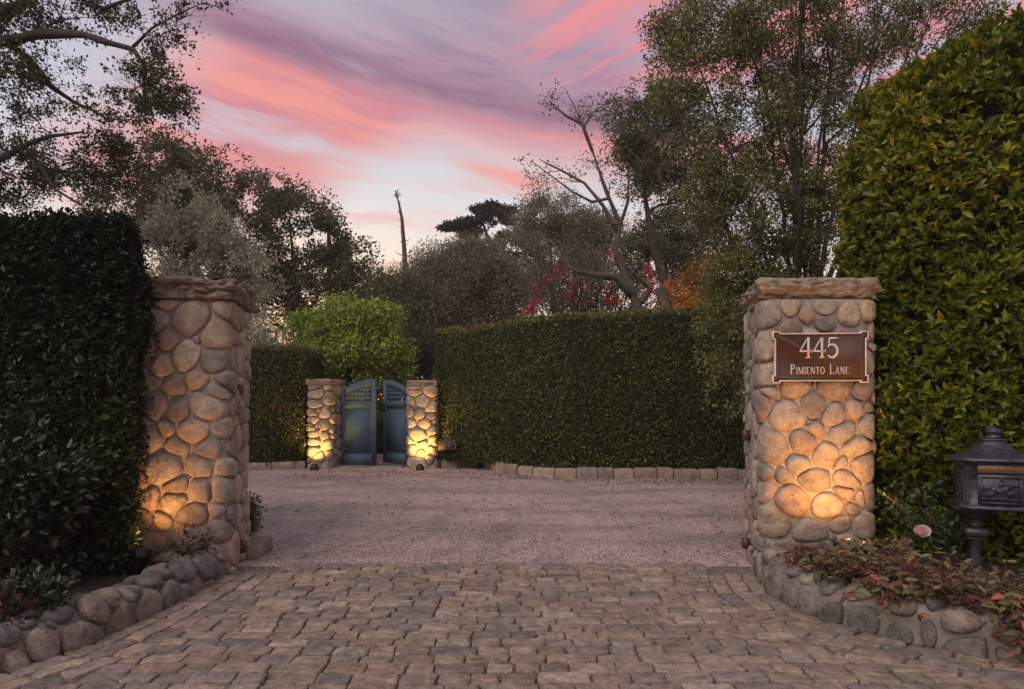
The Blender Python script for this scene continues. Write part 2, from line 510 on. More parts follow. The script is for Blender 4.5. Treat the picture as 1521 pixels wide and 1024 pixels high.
def in_poly(x, y, poly):
    ins = np.zeros(len(x), bool); n = len(poly)
    for i in range(n):
        x0, y0 = poly[i]; x1, y1 = poly[(i + 1) % n]
        c = ((y0 > y) != (y1 > y)) & (x < (x1 - x0) * (y - y0) / (y1 - y0 + 1e-12) + x0)
        ins ^= c
    return ins


def hedge(name, label, poly, edges, z0, ztop, mat, L, W, dens, top_dens=None, rough=0.04, core_in=0.10, cat='hedge', whorl=0, hexa=True, edge_round=0.12, group=None, jit=0.10, gaps=0.0, stray=0.0, lit_top_tint=0.0, lit_high_tint=0.0):
    """A clipped hedge: an opaque mass of twigs clad in single leaves. poly: plan, counter-clockwise; edges: indices of the faces clad; ztop(x, y)."""
    poly = [tuple(p) for p in poly]
    c = np.mean(poly, axis=0)
    t = thing(name, label, cat, (c[0], c[1], z0), group)
    PP, NN = [], []
    n = len(poly)
    for e in edges:
        a = np.array(poly[e]); b = np.array(poly[(e + 1) % n]); ln = np.linalg.norm(b - a)
        hm = (ztop(*a) + ztop(*b)) / 2 - z0
        k = int(ln * hm * dens)
        s = RNG.random(k); p = a + (b - a) * s[:, None]
        zt = ztop(p[:, 0], p[:, 1])
        z = z0 + (zt - z0) * RNG.random(k) ** 0.97
        nr = np.array([(b - a)[1], -(b - a)[0]]) / ln
        P = np.column_stack([p, z]); N = np.tile(np.array([nr[0], nr[1], 0.0]), (k, 1))
        over = np.clip((z - (zt - edge_round)) / edge_round, 0, 1)
        P[:, :2] -= nr * (over ** 2 * edge_round * 0.6)[:, None]
        N[:, 2] += over * 0.8
        P[:, :2] += nr * ((vnoise(P, 1.7) - 0.5) * 2 * rough + (vnoise(P + 31, 5.0) - 0.5) * rough)[:, None]
        PP.append(P); NN.append(norm(N))
    xs = [p[0] for p in poly]; ys = [p[1] for p in poly]
    k = int((max(xs) - min(xs)) * (max(ys) - min(ys)) * (top_dens or dens * 0.6))
    x = RNG.uniform(min(xs), max(xs), k); y = RNG.uniform(min(ys), max(ys), k)
    ok = in_poly(x, y, poly); x, y = x[ok], y[ok]
    P = np.column_stack([x, y, ztop(x, y)]); P[:, 2] += (vnoise(P, 2.0) - 0.5) * 2 * rough
    PP.append(P); NN.append(np.tile(np.array([0, 0, 1.0]), (len(P), 1)))
    P = np.concatenate(PP); N = np.concatenate(NN)
    P = P + N * (np.where(RNG.random(len(P)) < stray, RNG.uniform(.02, .10, len(P)), 0.0)[:, None])
    P = P - N * (RNG.exponential(jit * 0.5, len(P))[:, None]) + RNG.normal(size=P.shape) * 0.012
    up = np.array([0, 0, 1.0])
    if whorl:
        A = norm(N + up * 0.45 + RNG.normal(size=P.shape) * 0.35)
        P = np.repeat(P, whorl, axis=0); A = np.repeat(A, whorl, axis=0); sh = np.repeat(RNG.random(len(P) // whorl), whorl)
        R = norm(np.cross(A, rdir(len(P))))
        D = norm(A * RNG.uniform(0.6, 1.9, len(P))[:, None] + R)
        Nl = norm(A - D * np.sum(A * D, axis=1, keepdims=True) + RNG.normal(size=P.shape) * 0.15)
        P = P + A * RNG.uniform(-0.03, 0.02, len(P))[:, None]
        tint = np.clip(sh * 0.6 + RNG.random(len(P)) * 0.4 + (vnoise(P, 1.1) - 0.5) * 0.5, 0, 1)
    else:
        D = norm(N * 0.55 + up * 0.15 + RNG.normal(size=P.shape) * 0.6)
        Nl = norm(N * 0.7 + up * 0.5 + RNG.normal(size=P.shape) * 0.45)
        tint = np.clip(RNG.random(len(P)) + (vnoise(P, 0.9) - 0.5) * 0.5, 0, 1)
    if lit_top_tint: tint = np.clip(tint + lit_top_tint * (Nl[:, 2] > 0.2) * (P[:, 2] > ztop(P[:, 0], P[:, 1]) - .10), 0, 1)  # top leaves tinted lighter: the lit top edge is painted into their colour
    if lit_high_tint: tint = np.clip(tint + lit_high_tint * (P[:, 2] - 2.6), 0, 1)  # tint lightens with height, painting in the brighter light on the upper face
    if gaps > 0:
        ok = (vnoise(P + 13.0, 3.1) + (vnoise(P + 5.0, 8.0) - .5) * .5 > gaps) | (RNG.random(len(P)) < .30)
        P, D, Nl, tint = P[ok], D[ok], Nl[ok], tint[ok]
    sz = np.clip(RNG.normal(0.92, 0.24, len(P)), 0.4, 1.5)
    leaves('foliage', P, D, Nl, L * sz, W * sz, mat, t, hexa, tint)
    # plain dark solid added behind the leaves to block light
    mb = MB()
    cc = np.array(c)
    q = []
    for i in range(n):
        p0 = np.array(poly[i - 1]); p1 = np.array(poly[i]); p2 = np.array(poly[(i + 1) % n])
        d1 = (p1 - p0) / np.linalg.norm(p1 - p0); d2 = (p2 - p1) / np.linalg.norm(p2 - p1)
        n1 = np.array([-d1[1], d1[0]]); n2 = np.array([-d2[1], d2[0]])
        m = n1 + n2; m = m / max(np.dot(m, n1), 0.3) / 1.0 if np.dot(m, n1) > 0 else n1
        q.append(p1 + m / max(np.linalg.norm(m), 1e-6) * core_in * min(1.0 / max(np.dot(m / max(np.linalg.norm(m), 1e-6), n1), 0.4), 2))
    zb = z0 + 0.0
    V = [(p[0], p[1], zb) for p in q] + [(p[0], p[1], float(ztop(p[0], p[1])) - core_in) for p in q]
    Fc = [tuple(reversed(range(n))), tuple(range(n, 2 * n))] + [(i, (i + 1) % n, n + (i + 1) % n, n + i) for i in range(n)]
    mb.add(V, Fc)
    mb.build('twig_mass', M['twig'], t)
    return t


def curve_pts(a, b, bend, k=6, jit=0.0):
    a = np.array(a, float); b = np.array(b, float); m = (a + b) / 2 + np.array(bend, float)
    o = []
    for i in range(k + 1):
        t = i / k
        p = (1 - t) ** 2 * a + 2 * t * (1 - t) * m + t * t * b
        if 0 < i < k and jit: p = p + RNG.normal(size=3) * jit
        o.append(p)
    return o


def tree(name, label, cat, trunk, trad, blobs, mat, bark, n_leaf, leaf, clusters=40, csize=0.5, limbs=True, group=None, hexa=False, droop_dir=0.0, aspect=0.5, thin=0.0, extra_limbs=(), limb_r=0.5, twigs=0, upright=0.0, flatten=0.72):
    """trunk: world polyline with radii trad; blobs: (centre, (rx, ry, rz), weight); the crown is clusters of single leaves on limbs grown from the trunk."""
    base = trunk[0]
    t = thing(name, label, cat, tuple(base), group)
    mb = MB()
    mb.tube(trunk, trad, 9, wob=0.5)
    mb.build('trunk', bark, t, smooth=True)
    T = np.array(trunk)
    lb = MB()
    wsum = sum(b[2] for b in blobs)
    P = []; Cn = []
    nodes = [(np.array(p), r) for p, r in zip(trunk[len(trunk) // 3:], trad[len(trunk) // 3:])]
    for pts, rad in extra_limbs:
        lb.tube(pts, rad, 7, wob=0.4)
        nodes += [(np.array(p), r) for p, r in zip(pts[1:], rad[1:])]
    for (c, r, w) in blobs:
        c = np.array(c); r = np.array(r)
        k = max(2, int(clusters * w / wsum))
        d = rdir(k); rr = (0.35 + 0.65 * RNG.random(k) ** 0.5)[:, None]
        cc = c + d * r * rr
        cnt = int(n_leaf * w / wsum / k)
        if limbs:
            # a limb to the blob's heart, then branches to its clusters
            heart = c - np.array([0, 0, r[2] * 0.35])
            d2 = [np.linalg.norm(heart - p) + max(0, p[2] - heart[2]) * 1.5 for p, _ in nodes]
            s0, r0 = nodes[int(np.argmin(d2))]
            lr = max(r0 * limb_r, 0.012)
            pts = curve_pts(s0, heart, (0, 0, 0.12 * np.linalg.norm(heart - s0)), 6, 0.03 * np.linalg.norm(heart - s0))
            lb.tube(pts, np.linspace(lr, lr * 0.55, 7), 6)
            for q in cc:
                s1 = pts[RNG.integers(3, 7)]
                pp = curve_pts(s1, q, RNG.normal(size=3) * 0.12 * np.linalg.norm(q - s1), 4, 0.0)
                lb.tube(pp, np.linspace(lr * 0.42, lr * 0.1, 5), 4, cap=False)
                for _ in range(twigs):
                    e = q + RNG.normal(size=3) * csize * 0.9
                    lb.tube([pp[3], (pp[3] + e) / 2 + RNG.normal(size=3) * 0.05 * csize, e], [lr * 0.14, lr * 0.09, lr * 0.04], 3, cap=False)
        cs = csize * RNG.uniform(0.6, 1.3, k)
        for q, s in zip(cc, cs):
            m = max(3, int(cnt * (s / csize) ** 2))
            g = rdir(m) * (RNG.random(m) ** 0.55)[:, None] * s * 1.3
            g[:, 2] *= flatten
            P.append(q + g); Cn.append(np.tile(q, (m, 1)))
    P = np.concatenate(P); Cn = np.concatenate(Cn)
    if thin > 0:
        ok = vnoise(P, 1.0 / (csize * 0.9)) > thin
        P, Cn = P[ok], Cn[ok]
    D = norm(norm(P - Cn) * 0.7 + RNG.normal(size=P.shape) * 0.8 + np.array([0, 0, -droop_dir + upright]))
    N = norm(np.array([0, 0, 0.7]) + RNG.normal(size=P.shape) * 0.7)
    sz = RNG.uniform(0.65, 1.3, len(P))
    if len(lb.v): lb.build('limb', bark, t, smooth=True)
    tint = np.clip(RNG.random(len(P)) * 0.75 + (vnoise(Cn, 2.3 / csize) - 0.35) * 0.5, 0, 1)
    leaves('crown', P, D, N, leaf * sz, leaf * aspect * sz, mat, t, hexa, tint)
    return t


# ------------------------------------------------------------------ masonry helpers
def round_path(corners, r, k=7):
    """Closed path through the corners with rounded corners; returns points."""
    out = []; n = len(corners)
    C = [np.array(c, float) for c in corners]
    for i in range(n):
        p0, p1, p2 = C[i - 1], C[i], C[(i + 1) % n]
        a = p1 + (p0 - p1) / np.linalg.norm(p0 - p1) * r
        b = p1 + (p2 - p1) / np.linalg.norm(p2 - p1) * r
        for j in range(k):
            t = j / (k - 1)
            out.append((1 - t) ** 2 * a + 2 * t * (1 - t) * p1 + t * t * b)
    return np.array(out)


class Path:
    def __init__(s, pts, closed):
        s.p = np.vstack([pts, pts[:1]]) if closed else np.array(pts, float)
        d = np.diff(s.p, axis=0); s.l = np.linalg.norm(d, axis=1); s.c = np.concatenate([[0], np.cumsum(s.l)]); s.len = s.c[-1]
        t = d / s.l[:, None]
        tv = np.vstack([t[:1], (t[:-1] + t[1:]), t[-1:]])
        if closed: tv[0] = tv[-1] = t[0] + t[-1]
        s.t = norm(tv)

    def at(s, u):
        u = np.clip(u, 0, s.len)
        x = np.interp(u, s.c, s.p[:, 0]); y = np.interp(u, s.c, s.p[:, 1])
        tx = np.interp(u, s.c, s.t[:, 0]); ty = np.interp(u, s.c, s.t[:, 1])
        l = np.hypot(tx, ty)
        return x, y, ty / l, -tx / l          # outward normal for a counter-clockwise path


def clip(poly, a, b, c):
    """keep a*x + b*y <= c"""
    o = []
    n = len(poly)
    for i in range(n):
        p, q = poly[i], poly[(i + 1) % n]
        dp = a * p[0] + b * p[1] - c; dq = a * q[0] + b * q[1] - c
        if dp <= 0: o.append(p)
        if (dp < 0 < dq) or (dq < 0 < dp):
            t = dp / (dp - dq)
            o.append((p[0] + (q[0] - p[0]) * t, p[1] + (q[1] - p[1]) * t))
    return o


def pack(w, h, size, rnd, squash=1.25, relax=3, wvar=0.5):
    """Irregular stones that tile a w x h sheet: list of polygons (power diagram of random seeds)."""
    hs = h * squash
    n = max(3, int(w * hs / (size * size)))
    S = [(rnd.uniform(0, w), rnd.uniform(0, hs)) for _ in range(n)]
    Wt = [(rnd.uniform(-1, 1)) * size * size * wvar * 0.5 for _ in range(n)]
    for it in range(relax + 1):
        cells = []
        for i in range(n):
            poly = [(0, 0), (w, 0), (w, hs), (0, hs)]
            xi, yi = S[i]
            near = sorted((( (S[j][0] - xi) ** 2 + (S[j][1] - yi) ** 2), j) for j in range(n) if j != i)[:26]
            for d2, j in near:
                if d2 < 1e-9: continue
                a = S[j][0] - xi; b = S[j][1] - yi
                c = (S[j][0] ** 2 + S[j][1] ** 2 - xi ** 2 - yi ** 2 + Wt[i] - Wt[j]) / 2
                poly = clip(poly, a, b, c)
                if len(poly) < 3: break
            cells.append(poly if len(poly) >= 3 else None)
        if it < relax:
            for i, p in enumerate(cells):
                if p:
                    S[i] = (sum(q[0] for q in p) / len(p) * 0.6 + S[i][0] * 0.4, sum(q[1] for q in p) / len(p) * 0.6 + S[i][1] * 0.4)
    return [[(x, y / squash) for x, y in p] for p in cells if p]


def area(p):
    return 0.5 * sum(p[i][0] * p[(i + 1) % len(p)][1] - p[(i + 1) % len(p)][0] * p[i][1] for i in range(len(p)))


def chaikin(p, it=2, k=0.25):
    for _ in range(it):
        o = []
        for i in range(len(p)):
            a, b = p[i], p[(i + 1) % len(p)]
            o += [(a[0] * (1 - k) + b[0] * k, a[1] * (1 - k) + b[1] * k), (a[0] * k + b[0] * (1 - k), a[1] * k + b[1] * (1 - k))]
        p = o
    return p


def resample(p, n):
    q = p + [p[0]]
    L = [0]
    for i in range(len(p)): L.append(L[-1] + math.dist(q[i], q[i + 1]))
    xs = np.interp(np.linspace(0, L[-1], n, endpoint=False), L, [a[0] for a in q])
    ys = np.interp(np.linspace(0, L[-1], n, endpoint=False), L, [a[1] for a in q])
    return np.column_stack([xs, ys])


def stone_shell(poly, gap, depth, rnd, mapf, n=22, profile=((1.0, -0.4), (1.0, 0.05), (0.975, 0.42), (0.91, 0.70), (0.78, 0.90), (0.55, 0.985), (0.28, 1.0)), rough=0.12, tilt=0.25, smooth_it=2):
    A = abs(area(poly))
    if A < 0.0006: return None
    p = resample(chaikin(poly, smooth_it), n)
    c = p.mean(axis=0); rad = math.sqrt(A / math.pi)
    p = c + (p - c) * max(0.4, 1 - gap / rad)
    seed = rnd.uniform(0, 90)
    tx, ty = rnd.uniform(-tilt, tilt), rnd.uniform(-tilt, tilt)
    V = []
    for s, d in profile:
        q = c + (p - c) * s
        for (x, y) in q:
            k = mnoise.noise(Vector((x / rad * 0.9 + seed, y / rad * 0.9, d))) * rough + mnoise.noise(Vector((x / rad * 2.7, y / rad * 2.7 + seed, d * 2))) * rough * 0.45
            lift = max(d, 0)
            dd = depth * (d + k * lift + (tx * (x - c[0]) + ty * (y - c[1])) / rad * lift * 0.6)
            V.append((x, y, dd))
    V.append((c[0], c[1], depth * 1.0))
    Fc = []
    R = len(profile)
    for i in range(R - 1):
        for k in range(n):
            q = (k + 1) % n
            Fc.append((i * n + k, i * n + q, (i + 1) * n + q, (i + 1) * n + k))
    for k in range(n):
        Fc.append(((R - 1) * n + k, (R - 1) * n + (k + 1) % n, R * n))
    V = np.array(V)
    return mapf(V[:, 0], V[:, 1], V[:, 2]), Fc


PAL = [(.39, .315, .25), (.36, .305, .26), (.42, .30, .235), (.34, .31, .285), (.24, .205, .185), (.44, .345, .26), (.39, .32, .26), (.48, .40, .32), (.30, .255, .23), (.41, .335, .275), (.37, .27, .22)]


def pcol(rnd, pal=PAL, v=0.18):
    c = rnd.choice(pal); k = 1 + rnd.uniform(-v, v)
    return (c[0] * k, c[1] * k * (1 + rnd.uniform(-.03, .03)), c[2] * k * (1 + rnd.uniform(-.06, .06)), 1)


def pillar(name, label, corners, z0, z1, size, depth, cap_h, cap_over, capmat, seed, gap=0.005, group=None, cap_rough=0.03, r=0.13, n=22):
    rnd = random.Random(seed)
    c = np.mean(corners, axis=0)
    t = thing(name, label, 'pillar', (c[0], c[1], z0), group)
    path = Path(round_path(corners, r), True)
    h = z1 - z0
    mapf = lambda u, v, d: (lambda x, y, nx, ny: np.column_stack([x + nx * d, y + ny * d, z0 + v]))(*path.at(u))
    mb = MB()
    for poly in pack(path.len, h, size, rnd, 1.2, 4, 0.8):
        r_ = stone_shell(poly, gap * rnd.uniform(0.6, 1.7), depth * rnd.uniform(0.7, 1.35), rnd, mapf, n)
        if r_: mb.add(r_[0], r_[1], pcol(rnd))
    mb.build('stonework', M['fieldstone'], t, smooth=True)
    # mortar behind and between the stones
    mo = MB(); nu, nv = 110, 50
    us = np.linspace(0, path.len, nu); V = []
    for j in range(nv + 1):
        x, y, nx, ny = path.at(us)
        for i in range(nu):
            d = 0.003 + mnoise.noise(Vector((us[i] * 9, j / nv * h * 9, seed))) * 0.008
            V.append((x[i] + nx[i] * d, y[i] + ny[i] * d, z0 + h * j / nv))
    mo.add(V, [(j * nu + i, j * nu + i + 1, (j + 1) * nu + i + 1, (j + 1) * nu + i) for j in range(nv) for i in range(nu - 1)])
    mo.build('mortar', M['mortar'], t, smooth=True)
    capstone(t, corners, z1, cap_h, cap_over, capmat, seed, cap_rough, 0.055 if capmat is M['cap_tan'] and cap_h > .15 else 0.0)
    return t


def capstone(t, corners, z1, h, over, mat, seed, rough, chamfer=0.0):
    c = np.mean(corners, axis=0)
    cor = []
    for p in corners:
        d = np.array(p) - c
        cor.append(np.array(p) + d / np.linalg.norm(d) * over * 1.4)
    path = Path(round_path(cor, 0.05, 5), True)
    nu = 320; us = np.linspace(0, path.len, nu, endpoint=False)
    x, y, nx, ny = path.at(us)
    lay = [(-0.10, 0.0), (-0.012, 0.0), (0.0, 0.05)] + [(0.004 * math.sin(q * 2.3), 0.05 + 0.88 * q / 14) for q in range(1, 14)] + [(-0.016, 0.95), (-0.05, 1.0), (-0.16, 1.02)]
    V = []
    for k, (off_, zz) in enumerate(lay):
        for i in range(nu):
            off = off_
            q = Vector((x[i] * 3.2, y[i] * 3.2, zz * 1.2 + seed))
            edge = 1.0 if 2 <= k <= 17 else (0.5 if k == 18 else 0.35)
            d = (mnoise.noise(q) * 0.5 + mnoise.noise(q * 2.9) * 0.35 + (abs(mnoise.noise(Vector((x[i] * 7, y[i] * 7, zz * 4 + seed)))) - .2) * 1.2 - (0.35 if mnoise.noise(Vector((x[i] * 4.5, y[i] * 4.5, zz * 2.2 + seed + 4))) > .18 else 0.0) + mnoise.noise(Vector((x[i] * 19, y[i] * 19, zz * 8))) * .35) * rough * edge
            lv = math.floor(zz * 4.2 + mnoise.noise(Vector((x[i] * 1.6, y[i] * 1.6, seed + 3))) * 1.3)
            d += (mnoise.noise(Vector((lv * 7.3 + seed, x[i] * 2.2, y[i] * 2.2))) * 0.9) * rough * edge * 0.55
            dz = mnoise.noise(Vector((x[i] * 2.5, y[i] * 2.5, seed + 9))) * rough * 0.55 * (0.4 + zz)
            off = off if zz > .38 or k < 1 else off - chamfer * (1 - zz / .38)
            V.append((x[i] + nx[i] * (off + d), y[i] + ny[i] * (off + d), z1 + zz * h + dz + (0.001 if k == 0 else 0)))
    Fc = []
    L = len(lay)
    for k in range(L - 1):
        for i in range(nu):
            j = (i + 1) % nu
            Fc.append((k * nu + i, k * nu + j, (k + 1) * nu + j, (k + 1) * nu + i))
    V.append((c[0], c[1], z1 + h * 1.03)); Fc += [((L - 1) * nu + i, (L - 1) * nu + (i + 1) % nu, len(V) - 1) for i in range(nu)]
    V.append((c[0], c[1], z1 + 0.001)); Fc += [(len(V) - 1, (i + 1) % nu, i) for i in range(nu)]
    mb = MB(); mb.add(V, Fc); return mb.build('capstone', mat, t, smooth=False)


def border(name, label, pts, height, size, depth, seed, pal, thick=0.24, gap=0.016, squash=1.15, wvar=0.8, smooth_it=2, mortar=True):
    """A low planting-bed wall of big stones set in mortar along a curved line. Every stone is a part."""
    rnd = random.Random(seed)
    P = np.array(pts, float)
    # smooth the line
    tt = np.linspace(0, 1, len(P)); s = np.linspace(0, 1, 60)
    for _ in range(2):
        Q = [P[0]]
        for a, b in zip(P[:-1], P[1:]): Q += [a * .75 + b * .25, a * .25 + b * .75]
        Q.append(P[-1]); P = np.array(Q)
    path = Path(P, False)
    mid = P[len(P) // 2]
    t = thing(name, label, 'border', (mid[0], mid[1], 0.0))
    rr = 0.10
    prof = [(0.0, -0.03), (0.0, height - rr)] + [(-rr + rr * math.cos(a), height - rr + rr * math.sin(a)) for a in np.linspace(0.2, math.pi / 2, 6)] + [(-thick, height - 0.03)]
    pp = Path(np.array(prof), False)

    def mapf(u, v, d):
        x, y, nx, ny = path.at(u)
        px, pz, _, _ = pp.at(v)
        qx = np.interp(np.clip(v, 0, pp.len), pp.c, pp.t[:, 0]); qz = np.interp(np.clip(v, 0, pp.len), pp.c, pp.t[:, 1])
        l = np.hypot(qx, qz); ox, oz = qz / l, -qx / l      # outward from profile
        return np.column_stack([x + nx * (px + ox * d), y + ny * (px + ox * d), pz + oz * d])
    for poly in pack(path.len, pp.len, size, rnd, squash, 3, wvar):
        r_ = stone_shell(poly, gap * rnd.uniform(.6, 1.5), depth * rnd.uniform(.65, 1.35), rnd, mapf, 26, rough=0.34, tilt=0.4, smooth_it=smooth_it)
        if r_:
            mb = MB(); mb.add(r_[0], r_[1], pcol(rnd, pal))
            mb.build('stone', M['border_stone'], t, smooth=True)
    mo = MB(); nu, nv = 120, 14
    us = np.repeat(np.linspace(0, path.len, nu)[None], nv + 1, 0).ravel(); vs = np.repeat(np.linspace(0, pp.len, nv + 1), nu)
    dn = np.array([mnoise.noise(Vector((u * 7, v * 7, seed))) * 0.012 for u, v in zip(us, vs)])
    V = mapf(us, vs, dn)
    mo.add(V, [(j * nu + i, j * nu + i + 1, (j + 1) * nu + i + 1, (j + 1) * nu + i) for j in range(nv) for i in range(nu - 1)])
    mo.build('mortar', M['border_mortar'], t, smooth=True)
    return t, path


# ------------------------------------------------------------------ lettering (drawn stroke by stroke)
def stroke_poly(pts, w0, w1=None):
    """A strip along pts with width w0 at the ends/w1 in the middle; returns quads."""
    pts = [np.array(p, float) for p in pts]
    n = len(pts); L, R = [], []
    for i in range(n):
        d = pts[min(i + 1, n - 1)] - pts[max(i - 1, 0)]; d = d / np.linalg.norm(d)
        nn = np.array([-d[1], d[0]])
        w = w0 if w1 is None else w0 + (w1 - w0) * math.sin(math.pi * i / (n - 1))
        L.append(pts[i] + nn * w / 2); R.append(pts[i] - nn * w / 2)
    return L, R


def arc(cx, cy, rx, ry, a0, a1, n=18):
    return [(cx + rx * math.cos(math.radians(a0 + (a1 - a0) * i / n)), cy + ry * math.sin(math.radians(a0 + (a1 - a0) * i / n))) for i in range(n + 1)]


TK, TN, SF = 0.125, 0.06, 0.045
def stem(x, w=TK, y0=0, y1=1, f=True, top=True):
    o = [([(x, y0), (x, y1)], w, None)]
    if f: o.append(([(x - w * 1.15, y0 + SF / 2), (x + w * 1.15, y0 + SF / 2)], SF, None))
    if top: o.append(([(x - w * 1.15, y1 - SF / 2), (x + w * 1.15, y1 - SF / 2)], SF, None))
    return o
GLY = {
    '4': (0.66, [([(0.44, 0.99), (0.02, 0.33)], TN, None), ([(0.0, 0.33), (0.64, 0.33)], 0.07, None), ([(0.64, 0.26), (0.64, 0.40)], 0.045, None), ([(0.47, 0.0), (0.47, 1.0)], 0.12, None), ([(0.32, 0.02), (0.62, 0.02)], SF, None)]),
    '5': (0.66, [([(0.14, 0.96), (0.60, 0.96)], 0.085, None), ([(0.145, 0.97), (0.10, 0.54)], TN, None), (arc(0.28, 0.335, 0.29, 0.315, 140, -140, 26), TN, 0.135)]),
    'P': (0.60, stem(0.13) + [(arc(0.2, 0.735, 0.30, 0.235, 92, -92), TN, 0.125)]),
    'R': (0.66, stem(0.13) + [(arc(0.2, 0.735, 0.28, 0.235, 92, -92), TN, 0.125), ([(0.28, 0.5), (0.62, 0.0)], 0.11, None)]),
    'I': (0.26, stem(0.13)),
    'M': (0.92, stem(0.10, TN) + stem(0.80) + [([(0.12, 0.98), (0.46, 0.02)], 0.115, None), ([(0.46, 0.02), (0.78, 0.98)], TN, None)]),
    'E': (0.58, stem(0.13) + [([(0.13, 0.96), (0.52, 0.96)], 0.065, None), ([(0.13, 0.52), (0.42, 0.52)], 0.06, None), ([(0.13, 0.035), (0.55, 0.035)], 0.065, None), ([(0.53, 0.80), (0.53, 0.99)], 0.04, None), ([(0.56, 0.0), (0.56, 0.2)], 0.04, None)]),
    'N': (0.80, stem(0.12, TN) + stem(0.68, TN, f=False) + [([(0.13, 0.98), (0.68, 0.02)], 0.13, None)]),
    'T': (0.66, stem(0.33, top=False) + [([(0.02, 0.965), (0.64, 0.965)], 0.065, None), ([(0.03, 0.80), (0.03, 0.99)], 0.04, None), ([(0.63, 0.80), (0.63, 0.99)], 0.04, None)]),
    'O': (0.78, [(arc(0.38, 0.5, 0.32, 0.475, 90, -90), TN, 0.135), (arc(0.38, 0.5, 0.32, 0.475, 90, 270), TN, 0.135)]),
    'L': (0.58, stem(0.13) + [([(0.13, 0.035), (0.54, 0.035)], 0.065, None), ([(0.54, 0.0), (0.54, 0.22)], 0.04, None)]),
    'A': (0.74, [([(0.10, 0.0), (0.36, 1.0)], TN, None), ([(0.36, 1.0), (0.64, 0.0)], 0.125, None), ([(0.18, 0.34), (0.54, 0.34)], 0.055, None), ([(0.0, 0.022), (0.2, 0.022)], SF, None), ([(0.52, 0.022), (0.76, 0.022)], SF, None)]),
    'W': (0.95, [([(0.08, 1.0), (0.28, 0.0)], 0.115, None), ([(0.28, 0.0), (0.47, 0.9)], TN, None), ([(0.47, 0.9), (0.68, 0.0)], 0.115, None), ([(0.68, 0.0), (0.87, 1.0)], TN, None)]),
    'S': (0.58, [(arc(0.28, 0.745, 0.2, 0.215, 30, 270, 14) + arc(0.28, 0.26, 0.22, 0.235, 90, -150, 14)[1:], TN, 0.12)]),
}


def text_mesh(mb, s, x, z, size, y_front, thick, tf, scale_x=1.0, gap=0.10, small=None):
    """s: characters; lower-case letters are drawn as small capitals. Returns the width (size 0 measures)."""
    x0 = x; k = 0
    for ch in s:
        if ch == ' ':
            x += size * 0.5 * scale_x; continue
        sz = size * (small or 0.72) if ch.islower() else size
        w, st = GLY[ch.upper()]
        if mb is not None:
            for pts, w0, w1 in st:
                L, R = stroke_poly([(p[0], p[1]) for p in pts], w0, w1)
                yf = y_front - thick - (k % 7) * 0.0002; k += 1
                n = len(L)
                loop = [(x + p[0] * sz * scale_x, z + p[1] * sz) for p in R] + [(x + p[0] * sz * scale_x, z + p[1] * sz) for p in reversed(L)]
                P = [(a, yf, b) for a, b in loop] + [(a, y_front, b) for a, b in loop]
                m = len(loop); Fc = []
                for i in range(n - 1): Fc.append((i, i + 1, m - 2 - i, m - 1 - i))
                for i in range(m): Fc.append((i, i + m, (i + 1) % m + m, (i + 1) % m))
                mb.add([tf(p) for p in P], Fc)
        x += (w + gap) * sz * scale_x
    return x - x0 - gap * size * scale_x

# ================================================================== CAMERA, WORLD, SUN
cam = bpy.data.cameras.new('camera'); co = bpy.data.objects.new('camera', cam); COL.objects.link(co)
co.location = (0, 0, CAMH); co.rotation_euler = (math.radians(90), 0, 0)
cam.sensor_width = 36; cam.lens = F / 1521 * 36; cam.sensor_fit = 'HORIZONTAL'
cam.shift_y = (HY - 512) / 1521; cam.shift_x = (760.5 - CX) / 1521
cam.clip_end = 2000; cam.clip_start = 0.05
scene.camera = co
scene.view_settings.view_transform = 'Standard'; scene.view_settings.look = 'None'; scene.view_settings.exposure = 0.25; scene.view_settings.gamma = 1.0


